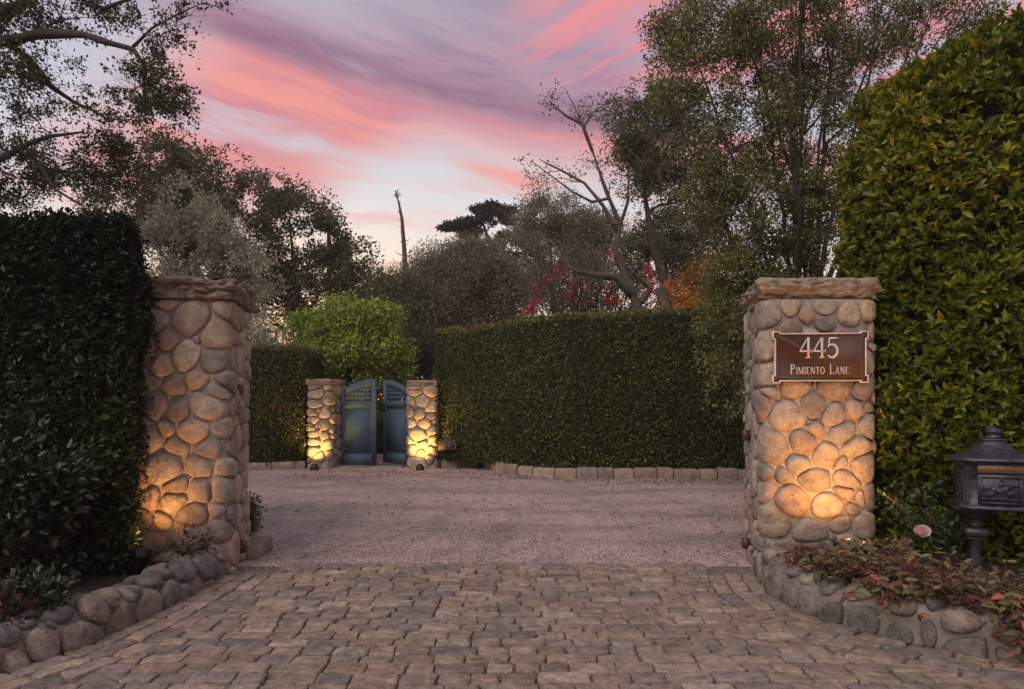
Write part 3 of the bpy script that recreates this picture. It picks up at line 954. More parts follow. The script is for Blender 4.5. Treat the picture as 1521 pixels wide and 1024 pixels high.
def make_world():
    w = bpy.data.worlds.new('World'); scene.world = w; w.use_nodes = True
    nt = w.node_tree; nt.nodes.clear()
    out = nd(nt, 'ShaderNodeOutputWorld'); bg = nd(nt, 'ShaderNodeBackground')
    tc = nd(nt, 'ShaderNodeTexCoord')
    sp = nd(nt, 'ShaderNodeSeparateXYZ'); nt.links.new(tc.outputs['Generated'], sp.inputs[0])
    X, Y, Z = sp.outputs
    hor = mth(nt, 'SQRT', mth(nt, 'ADD', mth(nt, 'MULTIPLY', X, X), mth(nt, 'MULTIPLY', Y, Y)))
    e = mth(nt, 'ARCTAN2', Z, hor)                 # elevation
    a = mth(nt, 'ARCTAN2', X, Y)                   # azimuth from +Y
    # clear sky after sunset, by elevation (radians)
    base = ramp(nt, mth(nt, 'DIVIDE', e, 1.5708), [
        (0.0, lin(232, 196, 172)), (0.075, lin(236, 206, 188)), (0.12, lin(222, 210, 204)), (0.18, lin(198, 203, 211)), (0.25, lin(184, 187, 202)), (0.32, lin(176, 166, 184)), (0.40, lin(168, 160, 180)), (0.7, lin(166, 162, 172)), (1.0, lin(162, 160, 170))])
    ny = nd(nt, 'ShaderNodeTexSky'); ny.sky_type = 'NISHITA'; ny.sun_disc = False
    ny.sun_elevation = math.radians(1.5); ny.sun_rotation = math.radians(-14)
    base = mixc(nt, 0.05, base, ny.outputs[0], 'ADD')
    # long streaks of cloud, slanting down to the right
    cv = nd(nt, 'ShaderNodeCombineXYZ')
    t0 = mth(nt, 'ADD', e, mth(nt, 'MULTIPLY', a, 0.155))
    nt.links.new(a, cv.inputs[0]); nt.links.new(t0, cv.inputs[1])
    warp = noise_tex(nt, 3.2, 3, 0.5, cv.outputs[0])
    wv = mth(nt, 'MULTIPLY', mth(nt, 'SUBTRACT', warp.outputs[0], 0.5), 0.10)
    tw = mth(nt, 'ADD', t0, wv)
    sv = nd(nt, 'ShaderNodeCombineXYZ')
    nt.links.new(mth(nt, 'MULTIPLY', a, 1.3), sv.inputs[0]); nt.links.new(mth(nt, 'MULTIPLY', tw, 9.0), sv.inputs[1])
    st = noise_tex(nt, 1.6, 7, 0.62, sv.outputs[0]).outputs[0]
    sv2 = nd(nt, 'ShaderNodeCombineXYZ')
    nt.links.new(mth(nt, 'MULTIPLY', a, 3.0), sv2.inputs[0]); nt.links.new(mth(nt, 'MULTIPLY', tw, 26.0), sv2.inputs[1]); sv2.inputs[2].default_value = 4.0
    st2 = noise_tex(nt, 1.6, 6, 0.65, sv2.outputs[0]).outputs[0]
    sn = mth(nt, 'ADD', mth(nt, 'MULTIPLY', st, 0.65), mth(nt, 'MULTIPLY', st2, 0.35))

    def sm(x, lo, hi):
        m = nd(nt, 'ShaderNodeMapRange'); m.interpolation_type = 'SMOOTHSTEP'
        nt.links.new(x, m.inputs[0])
        for i, v in ((1, lo), (2, hi), (3, 0.0), (4, 1.0)):
            if isinstance(v, bpy.types.NodeSocket): nt.links.new(v, m.inputs[i])
            else: m.inputs[i].default_value = v
        return m.outputs[0]
    inv = lambda x: mth(nt, 'SUBTRACT', 1.0, x)
    mul = lambda *xs: (xs[0] if len(xs) == 1 else mth(nt, 'MULTIPLY', xs[0], mul(*xs[1:])))
    C = 0.388
    t = mth(nt, 'SUBTRACT', mth(nt, 'ADD', t0, mth(nt, 'MULTIPLY', wv, 0.45)), C)
    leftness = inv(sm(a, -0.40, -0.10))
    # coral below the edge: a deep field on the left, a thin bright band to the right
    low = mth(nt, 'SUBTRACT', mth(nt, 'MULTIPLY', leftness, -0.17), 0.042)
    coral = mul(sm(t, mth(nt, 'SUBTRACT', low, 0.05), mth(nt, 'ADD', low, 0.06)), inv(sm(t, -0.005, 0.03)))
    coral = mul(coral, sm(mth(nt, 'ADD', mth(nt, 'ADD', sn, mth(nt, 'MULTIPLY', leftness, 0.11)), mth(nt, 'MULTIPLY', sm(t, -0.09, -0.01), 0.30)), 0.40, 0.66), inv(mul(sm(a, 0.35, 0.6), 0.6)), sm(mth(nt, 'ADD', a, mth(nt, 'MULTIPLY', t, -0.9)), -0.52, -0.34))
    c = mixc(nt, mul(coral, 0.92), base, mixc(nt, sm(mth(nt, 'ADD', mth(nt, 'MULTIPLY', sn, .4), mth(nt, 'MULTIPLY', st2, .6)), 0.38, 0.62), lin(206, 130, 144), lin(238, 148, 138)))
    # the small bright wisp beneath the band
    wisp = mul(inv(sm(mth(nt, 'ABSOLUTE', mth(nt, 'ADD', t, 0.075)), 0.006, 0.026)), inv(sm(mth(nt, 'ABSOLUTE', mth(nt, 'SUBTRACT', a, -0.01)), 0.03, 0.10)), sm(sn, 0.35, 0.55))
    c = mixc(nt, mul(wisp, 0.8), c, lin(240, 150, 140))
    # faint pink bars low down
    bars = mul(sm(st2, 0.50, 0.68), sm(e, 0.14, 0.2), inv(sm(e, 0.28, 0.36)))
    c = mixc(nt, mul(bars, 0.55), c, lin(236, 178, 176))
    # mauve body above the edge
    mauve = mul(sm(t, -0.012, 0.022), inv(sm(t, mth(nt, 'ADD', 0.02, mth(nt, 'MULTIPLY', sm(a, -0.3, 0.0), 0.05)), mth(nt, 'ADD', 0.10, mth(nt, 'MULTIPLY', sm(a, -0.3, 0.0), 0.06)))), sm(sn, 0.26, 0.5), inv(sm(a, 0.12, 0.30)), sm(a, -0.55, -0.38))
    c = mixc(nt, mul(mauve, 0.95), c, mixc(nt, sm(t, 0.0, 0.07), mixc(nt, sm(st2, .38, .62), lin(124, 84, 114), lin(150, 100, 124)), mixc(nt, sm(st2, .36, .64), lin(152, 124, 150), lin(178, 146, 164))))
    grey = mul(sm(t, 0.06, 0.14), sm(sn, 0.3, 0.6), inv(sm(a, 0.0, 0.2)))
    c = mixc(nt, mul(grey, 0.85), c, mixc(nt, sm(st2, .35, .65), lin(146, 128, 152), lin(170, 154, 174)))
    # coral again, high on the right, its streaks rising to the right
    sv3 = nd(nt, 'ShaderNodeCombineXYZ')
    t2 = mth(nt, 'SUBTRACT', e, mth(nt, 'MULTIPLY', a, 0.30))
    nt.links.new(mth(nt, 'MULTIPLY', a, 2.2), sv3.inputs[0]); nt.links.new(mth(nt, 'MULTIPLY', mth(nt, 'ADD', t2, mth(nt, 'MULTIPLY', wv, 0.6)), 17.0), sv3.inputs[1]); sv3.inputs[2].default_value = 9.0
    st3 = noise_tex(nt, 1.5, 7, 0.62, sv3.outputs[0]).outputs[0]
    hr = mul(sm(t, 0.045, 0.095), inv(sm(t, 0.26, 0.36)), sm(a, -0.06, 0.12), sm(st3, 0.36, 0.58))
    c = mixc(nt, mul(hr, 0.9), c, mixc(nt, sm(st3, 0.42, 0.62), lin(200, 132, 152), lin(230, 142, 146)))
    up = nd(nt, 'ShaderNodeMapRange'); nt.links.new(e, up.inputs[0]); up.inputs[1].default_value = -0.02; up.inputs[2].default_value = 0.0
    c = mixc(nt, up.outputs[0], lin(70, 62, 58), c)
    nt.links.new(c, bg.inputs[0]); bg.inputs[1].default_value = 0.92
    nt.links.new(bg.outputs[0], out.inputs[0])


make_world()
sun = bpy.data.lights.new('afterglow_sun', 'SUN'); so = bpy.data.objects.new('afterglow_sun', sun); COL.objects.link(so)
sun.energy = 1.6; sun.angle = math.radians(50); sun.color = (1.0, 0.87, 0.76)
so.rotation_euler = Vector((0.42, 0.60, -0.72)).to_track_quat('-Z', 'Y').to_euler()   # from the left, a little behind the camera
so.location = (-20, -10, 25)

# ================================================================== GROUND
def sheet(name, mat, poly, z, kind='structure', sub=None):
    mb = MB(); mb.add([(x, y, z) for x, y in poly], [tuple(range(len(poly)))])
    o = mb.build(name, mat); o['kind'] = kind
    return o


sheet('ground', M['earth'], [(-75, -9), (75, -9), (75, 74), (-75, 74)], -0.03)
# gravel court: gently uneven
gx = np.linspace(-11, 9, 301); gy = np.concatenate([np.linspace(6.26, 6.9, 26), np.linspace(7.0, 16.4, 95)])
XX, YY = np.meshgrid(gx, gy)
ZZ = (vnoise(np.column_stack([XX.ravel(), YY.ravel() * 1.6, 0 * XX.ravel()]), 0.8) - 0.5) * 0.035 + (vnoise(np.column_stack([XX.ravel(), YY.ravel(), 0 * XX.ravel()]), 2.6) - 0.5) * 0.014
ZZ *= np.clip((YY.ravel() - 6.35) / 0.8, 0, 1)
ZZ -= np.clip((6.315 - YY.ravel()) / 0.03, 0, 1) * 0.05
ZZ += 0.008 + np.clip((6.46 - YY.ravel()) / 0.1, 0, 1) * (vnoise(np.column_stack([XX.ravel(), YY.ravel(), 0 * XX.ravel()]), 9.0) - 0.45) * 0.03
ni = len(gx)
o = make_obj('gravel_court', np.column_stack([XX.ravel(), YY.ravel(), ZZ]), np.array([[j * ni + i, j * ni + i + 1, (j + 1) * ni + i + 1, (j + 1) * ni + i] for j in range(len(gy) - 1) for i in range(ni - 1)]).ravel(), np.arange((ni - 1) * (len(gy) - 1)) * 4, M['gravel'], smooth=True)
o['kind'] = 'structure'
LB = [(-3.6, 2.2), (-3.1, 3.2), (-2.83, 3.75), (-2.66, 4.1), (-2.58, 4.55), (-2.55, 5.0), (-2.52, 5.5), (-2.52, 6.02)]
RB = [(2.17, 5.97), (2.06, 5.5), (2.05, 5.0), (2.14, 4.7), (2.36, 4.4), (2.56, 4.18), (2.76, 4.0), (3.02, 3.84), (3.6, 3.6), (4.4, 3.4)]
sheet('left_bed_soil', M['soil'], [(-9, 1.5), (-3.8, 1.9), (-3.15, 3.3), (-2.85, 4.1), (-2.75, 5.0), (-2.72, 5.9), (-3.0, 6.3), (-3.5, 8.25), (-9, 8.25)], 0.13)
sheet('right_bed_soil', M['soil'], [(2.35, 5.95), (2.25, 5.2), (2.4, 4.75), (2.75, 4.35), (3.15, 4.05), (3.8, 3.8), (4.6, 3.6), (9, 3.6), (9, 13), (6.5, 13), (3.4, 9.0), (2.9, 6.3)], 0.17)


def cobbles():
    rnd = random.Random(21)
    pal = [(.32, .245, .195), (.29, .225, .185), (.35, .265, .21), (.275, .22, .195), (.38, .305, .25), (.21, .18, .17), (.33, .235, .18), (.28, .21, .18), (.30, .235, .205), (.34, .26, .21), (.31, .235, .195), (.285, .22, .185), (.22, .18, .165)]
    L = np.array(LB); R = np.array(RB)

    def smooth(P):
        for _ in range(2):
            Q = [P[0]]
            for a, b in zip(P[:-1], P[1:]): Q += [a * .75 + b * .25, a * .25 + b * .75]
            Q.append(P[-1]); P = np.array(Q)
        return P
    L, R = smooth(L), smooth(R)
    mb = MB()

    def stone(quad, col):
        """quad: four plan corners; a worn block with rounded arrises and an uneven top."""
        q = np.array(quad); c = q.mean(axis=0)
        n = 28
        p = resample(chaikin([tuple(a) for a in q], 3, 0.07), n)
        p = p + np.array([[mnoise.noise(Vector((x * 14, y * 14, 1.7))), mnoise.noise(Vector((x * 14, y * 14, 7.1)))] for x, y in p]) * 0.008 + np.array([[mnoise.noise(Vector((x * 34, y * 34, 1.7))), mnoise.noise(Vector((x * 34, y * 34, 7.1)))] for x, y in p]) * 0.0045
        hgt = rnd.uniform(-0.004, 0.005); tx, ty = rnd.uniform(-.03, .03), rnd.uniform(-.03, .03)
        V = []
        prof = ((1.0, -0.03), (1.0, 0.010), (0.985, 0.0160), (0.94, 0.0190), (0.78, 0.0200), (0.45, 0.0205))
        for s, z in prof:
            for a in p:
                b = c + (a - c) * s
                k = mnoise.noise(Vector((b[0] * 9, b[1] * 16, 3))) * 0.008 + mnoise.noise(Vector((b[0] * 26, b[1] * 44, 5))) * 0.0045
                zz = z + (hgt + tx * (b[0] - c[0]) + ty * (b[1] - c[1]) + k if z > 0 else 0)
                V.append((b[0], b[1], zz))
        V.append((c[0], c[1], 0.0205 + hgt))
        Fc = [(i * n + k, i * n + (k + 1) % n, (i + 1) * n + (k + 1) % n, (i + 1) * n + k) for i in range(len(prof) - 1) for k in range(n)]
        Fc += [((len(prof) - 1) * n + k, (len(prof) - 1) * n + (k + 1) % n, len(V) - 1) for k in range(n)]
        mb.add(V, Fc, col)
    edge_w = 0.43
    # courses that follow the two borders
    for pts, sgn in ((L, 1), (R, 1)):
        path = Path(pts, False)
        for r in range(3):
            o0 = 0.02 + r * 0.143; u = 0.0 + r * 0.08
            while u < path.len:
                ln = rnd.uniform(0.17, 0.29); g = 0.009
                us = np.array([u + g, u + ln - g])
                x, y, nx, ny = path.at(us)
                i0, i1 = o0 + g * rnd.uniform(.5, 1.2), o0 + 0.143 - g * rnd.uniform(.5, 1.2)
                j = lambda: np.array([rnd.uniform(-.009, .009), rnd.uniform(-.009, .009)])
                stone([np.array([x[0] + nx[0] * i0, y[0] + ny[0] * i0]) + j(), np.array([x[0] + nx[0] * i1, y[0] + ny[0] * i1]) + j(), np.array([x[1] + nx[1] * i1, y[1] + ny[1] * i1]) + j(), np.array([x[1] + nx[1] * i0, y[1] + ny[1] * i0]) + j()], pcol(rnd, pal))
                u += ln
    # straight rows across the drive, cut where they meet the edge courses
    PL, PR = Path(L, False), Path(R, False)

    def trim(q):
        for path in (PL, PR):
            c = np.mean(q, axis=0)
            m = (path.p[:-1] + path.p[1:]) / 2
            order = np.argsort(np.hypot(*(m - c).T))[:3]
            for i in order:
                t_ = (path.p[i + 1] - path.p[i]) / path.l[i]; nrm = np.array([t_[1], -t_[0]])
                q = clip(q, -nrm[0], -nrm[1], -(np.dot(nrm, path.p[i]) + edge_w + 0.008))
                if len(q) < 3: return None
        return q if abs(area(q)) > 0.005 else None
    y = 6.36
    while y > 1.9:
        d = rnd.uniform(0.122, 0.146); yc = y - d / 2
        x = -3.4 + rnd.uniform(0, .2)
        while x < 4.6:
            ln = rnd.uniform(0.15, 0.32)
            g = rnd.uniform(0.004, 0.0075)
            wob = lambda xx: 0.02 * mnoise.noise(Vector((xx * 1.1, y * 0.6, 2.2)))
            j = lambda: rnd.uniform(-.0065, .0065)
            w0, w1 = wob(x), wob(x + ln)
            q = trim([(x + g + j(), y - d + g + w0 + j()), (x + ln - g + j(), y - d + g + w1 + j()), (x + ln - g + j(), y - g + w1 + j()), (x + g + j(), y - g + w0 + j())])
            if q: stone(q, pcol(rnd, pal if rnd.random() < .5 else pal[:5], 0.16))
            x += ln
        y -= d
    o = mb.build('cobblestone_paving', M['cobble'], smooth=True)
    o['kind'] = 'structure'


cobbles()
sheet('joint_grit', M['joint'], [(-3.9, 1.0), (6.0, 1.0), (6.0, 3.3), (3.2, 3.75), (2.2, 4.6), (2.1, 5.5), (2.2, 6.36), (-2.55, 6.36), (-2.62, 5.0), (-2.75, 4.0), (-3.9, 2.0)], -0.004)

# ================================================================== NEAR PILLARS, BORDERS
LP = [(-3.43, 6.0), (-2.50, 6.0), (-2.67, 6.9), (-3.6, 6.9)]
RP = [(2.20, 6.0), (3.18, 6.0), (3.36, 6.9), (2.37, 6.9)]
pl = pillar('stone_pillar', 'tall fieldstone gate pillar without a sign, rough brown capstone, beside the dark hedge', LP, -0.02, 2.42, 0.21, 0.043, 0.19, 0.07, M['cap'], 3, group='stone gate pillars', cap_rough=0.06)
pr = pillar('stone_pillar', 'tall fieldstone gate pillar that carries the brown address plaque', RP, -0.02, 2.42, 0.205, 0.043, 0.19, 0.045, M['cap_tan'], 8, group='stone gate pillars', cap_rough=0.045)


def bracket(t, x, y, z, h=0.10):
    mb = MB(); mb.box(x - .035, x + .035, y - .03, y + .03, z, z + h, bev=.006)
    mb.tube([(x - .02, y, z + h * .5), (x + .05, y, z + h * .5)], .012, 8)
    mb.build('hinge_bracket', M['bronze'], t)


bracket(pl, -2.51, 6.28, 1.58); bracket(pl, -2.535, 6.42, 0.10, 0.11)
bracket(pr, 2.235, 6.50, 1.15); bracket(pr, 2.235, 6.50, 0.12)

PB = [(.27, .225, .20), (.23, .195, .18), (.31, .25, .215), (.19, .175, .17), (.26, .205, .17), (.16, .14, .135)]
PB2 = PB + [(.36, .30, .25), (.30, .15, .085)]
border('bed_border', 'low border of rounded boulders along the bed below the dark hedge', LB, 0.21, 0.165, 0.055, 5, PB, thick=0.26, gap=0.009, wvar=1.0, smooth_it=1)
border('bed_border', 'low curved border of big cobbles set in mortar below bronze leaved plants', [(2.17, 6.02)] + RB[1:], 0.25, 0.185, 0.045, 9, PB, thick=0.26, gap=0.022, wvar=0.7, squash=0.85)

# stone block and box shrub behind the left pillar
mb = MB()
mb.box(-2.76, -2.44, 6.55, 6.98, -0.02, 0.15, bev=0.018)
b = mb.build('stone_block', M['stoneblock']); tag(b, 'squared stone block at the inner foot of the pillar beside the dark hedge', 'stone block')


def bush(name, label, cat, c, r, mat, n, leaf, group=None, loc_z=None, stems=True, clusters=24, csize=0.3, hexa=False, aspect=0.5, thin=0.0, lift=0.7, stem_mat=None):
    """A free-growing shrub: many stems from one foot, each carrying a cloud of leaves."""
    c = np.array(c, float); r = np.array(r, float)
    z0 = loc_z if loc_z is not None else c[2] - r[2]
    t = thing(name, label, cat, (c[0], c[1], z0), group)
    d = rdir(clusters); q = c + d * r * (0.3 + 0.7 * RNG.random(clusters) ** 0.5)[:, None]
    sm_ = MB()
    for p in q:
        f = np.array([c[0], c[1], z0]) + RNG.normal(size=3) * np.array([r[0] * .15, r[1] * .15, 0])
        h = max(p[2] - z0, .05)
        sm_.tube(curve_pts(f, p, (0, 0, h * 0.12), 5, h * 0.02), np.linspace(max(.006, .012 * h), .003, 6), 4, cap=False)
    sm_.build('stem', stem_mat or M['bark'], t)
    m = max(3, n // clusters)
    P = (q[:, None, :] + rdir(clusters * m).reshape(clusters, m, 3) * (RNG.random((clusters, m, 1)) ** 0.5) * csize * np.array([1, 1, .8])).reshape(-1, 3)
    Cn = np.repeat(q, m, axis=0)
    ok = P[:, 2] > z0 + 0.02
    if thin: ok &= vnoise(P, 1 / (csize * .8)) > thin
    P, Cn = P[ok], Cn[ok]
    D = norm(norm(P - c) * 0.6 + norm(P - Cn) * .4 + RNG.normal(size=P.shape) * 0.6 + np.array([0, 0, 0.25]))
    N = norm(np.array([0, 0, lift]) + RNG.normal(size=P.shape) * 0.6)
    sz = RNG.uniform(.65, 1.3, len(P))
    leaves('foliage', P, D, N, leaf * sz, leaf * aspect * sz, mat, t, hexa)
    return t


bush('box_shrub', 'small bright green box shrub behind the pillar beside the dark hedge', 'shrub', (-2.82, 7.22, 0.30), (0.14, 0.15, 0.25), M['leaf_box'], 2600, 0.03, clusters=40, csize=0.10, loc_z=0.0)

# ================================================================== ADDRESS PLAQUE
def plaque():
    cx, cz, yf = 2.68, 1.905, 5.925
    w, h = 0.835, 0.45
    t = thing('address_plaque', 'brown address plaque with silver rim reading 445 on the pillar', 'sign', (cx, yf, cz))
    rot = math.radians(-1.0)
    tf = lambda p: (cx + p[0] * math.cos(rot) - p[2] * math.sin(rot) * 0, yf + p[1], cz + p[2] + p[0] * 0.006)
    W, H = w / 2, h / 2
    k, s = 0.070, 0.020                      # corner square, step

    def outline(i):
        a, b = W - s - i, H - s * 0.8 - i      # body
        A, B = W - i, H - i                    # corner tabs
        K = k
        return [(-A, -B), (-W + K - i, -B), (-W + K - i, -b), (W - K + i, -b), (W - K + i, -B), (A, -B), (A, -H + K - i), (a, -H + K - i), (a, H - K + i), (A, H - K + i), (A, B), (W - K + i, B), (W - K + i, b), (-W + K - i, b), (-W + K - i, B), (-A, B), (-A, H - K + i), (-a, H - K + i), (-a, -H + K - i), (-A, -H + K - i)]
    m = MB(); m.prism(outline(0.002), 0.0, 0.022, tf); m.build('plate', M['plaque'], t)
    o0, o1 = outline(0.0), outline(0.0105)
    m = MB()
    n = len(o0)
    V = []
    for (x, z) in o0: V += [(x, -0.007, z), (x, 0.018, z)]
    for (x, z) in o1: V += [(x, -0.007, z), (x, 0.003, z)]
    Fc = []
    for i in range(n):
        j = (i + 1) % n
        Fc += [(2 * i, 2 * j, 2 * n + 2 * j, 2 * n + 2 * i), (2 * i, 2 * i + 1, 2 * j + 1, 2 * j), (2 * n + 2 * i, 2 * n + 2 * j, 2 * n + 2 * j + 1, 2 * n + 2 * i + 1)]
    m.add([tf(p) for p in V], Fc); m.build('rim', M['silver'], t)
    m = MB(); sz = 0.178
    wd = text_mesh(None, '445', 0, 0, sz, 0, 0, None, 0.92, gap=0.06)
    text_mesh(m, '445', -wd / 2 - 0.01, -0.007, sz, 0.002, 0.008, tf, 0.92, gap=0.06)
    m.build('numerals', M['silver'], t)
    m = MB(); sz = 0.086
    wd = text_mesh(None, 'Pimiento Lane', 0, 0, sz, 0, 0, None, 0.80, small=0.72, gap=0.13)
    x_ = -wd / 2 - 0.01
    for word in ('Pimiento', 'Lane'):
        m = MB(); x_ += text_mesh(m, word, x_, -0.147, sz, 0.002, 0.006, tf, 0.80, small=0.72, gap=0.13) + 0.13 * sz * .8 + 0.5 * sz * .8
        m.build('lettering', M['silver'], t)


plaque()

# ================================================================== UPLIGHTS
def uplight(label, loc, aim, energy, size, blend=0.7, s=1.0, group='garden uplights', dome=False, hood=0.0, col=(1.0, 0.56, 0.17)):
    loc = Vector(loc); d = (Vector(aim) - loc).normalized()
    t = thing('uplight', label, 'uplight', (loc.x, loc.y, 0.0 if dome else max(loc.z - 0.16, 0)), group)
    a = d.cross(Vector((1, 0, 0))).normalized(); b = d.cross(a).normalized()

    def tf(p):
        q = loc + a * p[0] + b * p[1] + d * p[2]
        return (q.x, q.y, q.z)
    m = MB()
    R = 0.052 * s
    if dome:
        # half-round hood standing on the ground, open towards the wall
        prof = []
        for k in range(9):
            an = math.pi * k / 8
            prof.append((math.cos(an) * 0.075 * s, (0.02 + math.sin(an) * 0.10) * s + 0.01))
        prof = [(0.075 * s, 0.0)] + prof + [(-0.075 * s, 0.0)]
        m.prism([(x + loc.x, z) for x, z in prof], loc.y - 0.075 * s, loc.y - 0.055 * s)
        m.build('hood', M['black_metal'], t)
        m = MB()
        n = len(prof)
        V = [(x + loc.x, loc.y - 0.058 * s, z) for x, z in prof] + [(x * .95 + loc.x, loc.y - 0.035 * s, z * .95) for x, z in prof]
        m.add(V, [(i, i + 1, n + i + 1, n + i) for i in range(n - 1)])
        m.build('shell', M['black_metal'], t)
        lo = MB(); lo.lathe([(R * .55, 0.0), (R * .55, 0.004)], (0, 0, -0.006), 12, tf); lo.build('lens', M['lens'], t)
    else:
        m.lathe([(R * .5, -0.14 * s), (R * .95, -0.13 * s), (R, -0.02 * s), (R * 1.12, -0.02 * s), (R * 1.12, 0.012 * s), (R * .9, 0.012 * s), (R * .9, -0.012 * s)], (0, 0, 0), 18, tf)
        if hood:
            n = 12; V = []
            for z in (-0.02, hood):
                for k in range(n + 1):
                    an = math.pi * k / n
                    # cowl on the camera side of the lamp
                    V.append(tf((R * 1.14 * math.cos(an), -R * 1.14 * math.sin(an) if (a.cross(d)).y < 9 else 0, z)))
            m.add(V, [(k, k + 1, n + 2 + k, n + 1 + k) for k in range(n)])
        m.build('housing', M['black_metal'], t, smooth=False)
        m = MB(); m.tube([tf((0, 0, -0.12 * s)), (loc.x, loc.y, max(loc.z - 0.3, -0.05))], 0.014 * s, 8); m.build('stake', M['black_metal'], t)
        lo = MB(); lo.lathe([(R * .85, -0.004), (R * .85, 0.0)], (0, 0, 0.0), 16, tf); lo.build('lens', M['lens'], t)
    L = bpy.data.lights.new('uplight_bulb', 'SPOT'); o = bpy.data.objects.new('uplight_bulb', L); COL.objects.link(o)
    L.energy = energy; L.spot_size = math.radians(size); L.spot_blend = blend; L.color = col; L.shadow_soft_size = 0.03
    o.parent = t; o.location = (loc + d * 0.02) - t.location
    o.rotation_euler = d.to_track_quat('-Z', 'Y').to_euler()
    return t


uplight('black uplight with a hood at the foot of the pillar beside the dark hedge', (-3.02, 5.56, 0.27), (-2.86, 6.02, 1.45), 33, 115, 1.0, s=1.25, hood=0.05, col=(1.0, .42, .125))
uplight('black uplight half hidden by bronze leaves below the address plaque', (2.70, 5.30, 0.36), (2.71, 5.97, 1.34), 92, 108, 0.95, hood=0.03, col=(1.0, .43, .095))

# ================================================================== FAR GATE PILLARS, GATE
FLP = [(-4.68, 15.66), (-4.20, 15.82), (-4.02, 16.36), (-4.52, 16.26)]
FRP = [(-2.37, 15.72), (-1.76, 15.72), (-1.76, 16.30), (-2.37, 16.30)]
pf1 = pillar('stone_pillar', 'small lit fieldstone pillar on the handle-less side of the blue gate', FLP, -0.02, 1.94, 0.25, 0.055, 0.135, 0.05, M['cap_tan'], 13, group='stone gate pillars', cap_rough=0.02, r=0.08, n=18, gap=0.010)
pf2 = pillar('stone_pillar', 'small lit fieldstone pillar between the blue gate and the small house number sign', FRP, -0.02, 1.91, 0.25, 0.06, 0.135, 0.05, M['cap_tan'], 17, group='stone gate pillars', cap_rough=0.02, r=0.08, n=18, gap=0.010)
uplight('low domed black uplight before the pillar on the handle-less side of the gate', (-4.43, 15.40, 0.06), (-4.42, 15.72, 1.9), 150, 115, 1.0, col=(1.0, .55, .13), dome=True, s=1.25)
uplight('low domed black uplight before the pillar by the small house number sign', (-2.05, 15.36, 0.06), (-2.05, 15.70, 1.9), 210, 115, 1.0, col=(1.0, .55, .13), dome=True, s=1.25)

GW = 0.90


def gate_leaf(label, hinge, ang, mirror, handle):
    hx, hy = hinge
    t = thing('gate_leaf', label, 'gate', (hx, hy, 0.07), 'leaves of the blue garden gate')
    ca, sa = math.cos(ang), math.sin(ang)
    m_ = -1 if mirror else 1

    def tf(p):
        x, y, z = p[0] * m_, p[1], p[2]
        return (hx + x * ca - y * sa, hy + x * sa + y * ca, 0.07 + z)
    h0, h1 = 1.74, 2.01
    top = lambda x: h0 + (h1 - h0) * math.sin(math.pi / 2 * min(1, x / GW) ** 0.9)
    S = 0.115
    m = MB(); n = 8
    def strip(x0, x1, zlo, zhi, y0, y1, k=n):
        xs = np.linspace(x0, x1, k + 1)
        poly = [(x, zlo(x)) for x in xs] + [(x, zhi(x)) for x in xs[::-1]]
        m.prism(poly, y0, y1, tf)
    strip(0, S, lambda x: 0, top, 0, .045); strip(GW - S, GW, lambda x: 0, top, 0, .045)
    strip(S, GW - S, lambda x: top(x) - .165, top, 0.002, .043, 14)
    for z0, z1 in ((0, .24), (1.33, 1.50)): strip(S, GW - S, lambda x: z0, lambda x: z1, 0.002, .043, 1)
    m.build('frame', M['gate_paint'], t)
    m = MB()
    m.box(S, GW - S, .016, .030, .24, 1.33, tf)
    m.box(S, S + .018, .006, .016, .24, 1.33, tf); m.box(GW - S - .018, GW - S, .006, .016, .24, 1.33, tf)
    m.box(S + .018, GW - S - .018, .006, .016, 1.312, 1.33, tf); m.box(S + .018, GW - S - .018, .006, .016, .24, .258, tf)
    m.build('panel', M['gate_paint'], t)
    m = MB()
    z = 1.50 + .045
    xs = np.linspace(S, GW - S, 8)
    for i in range(1, 7):
        x = xs[i]; m.box(x - .027, x + .027, .012, .022, 1.50, max(top(x) - .16, 1.51), tf)
    while z < 1.82:
        w = [x for x in np.linspace(S, GW - S, 40) if top(x) - .165 > z + .045]
        if len(w) > 2: m.box(w[0], w[-1], .0115, .0225, z, z + .056, tf)
        z += .098
    m.build('lattice', M['gate_paint'], t)
    for z in (.35, 1.40):
        m = MB(); m.box(-.012, .20, -.008, -.001, z, z + .035, tf); m.build('hinge_strap', M['gate_paint'], t)
    m = MB()
    if handle:
        m.box(GW - .085, GW - .04, -.012, -.001, 1.20, 1.50, tf)
        m.tube([tf(p) for p in ((GW - .062, -.012, 1.24), (GW - .062, -.06, 1.27), (GW - .062, -.06, 1.42), (GW - .062, -.012, 1.45))], .014, 8)
        m.build('handle', M['black_metal'], t)
    else:
        m.tube([tf((GW - .06, -.012, .25)), tf((GW - .06, -.012, -.065))], .009, 8); m.box(GW - .085, GW - .035, -.01, -.001, .10, .2, tf)
        m.build('drop_bolt', M['black_metal'], t)


gate_leaf('blue gate leaf without a handle, standing nearly closed beside the lit pillar', (-4.07, 16.16), math.radians(-10), False, False)
gate_leaf('blue gate leaf with a black handle, swung half open', (-2.41, 16.10), math.radians(-36), True, True)
mb = MB()
for x0, x1 in ((-4.05, -3.3), (-3.292, -2.55)): mb.box(x0, x1, 15.84, 16.28, 0.0, 0.045, bev=.012)
s = mb.build('threshold_slab', M['stoneblock']); tag(s, 'flat stone threshold under the blue gate', 'threshold')
sheet('garden_path', M['gravel'], [(-4.2, 16.3), (-2.4, 16.3), (-1.9, 24), (-3.9, 24)], 0.002)

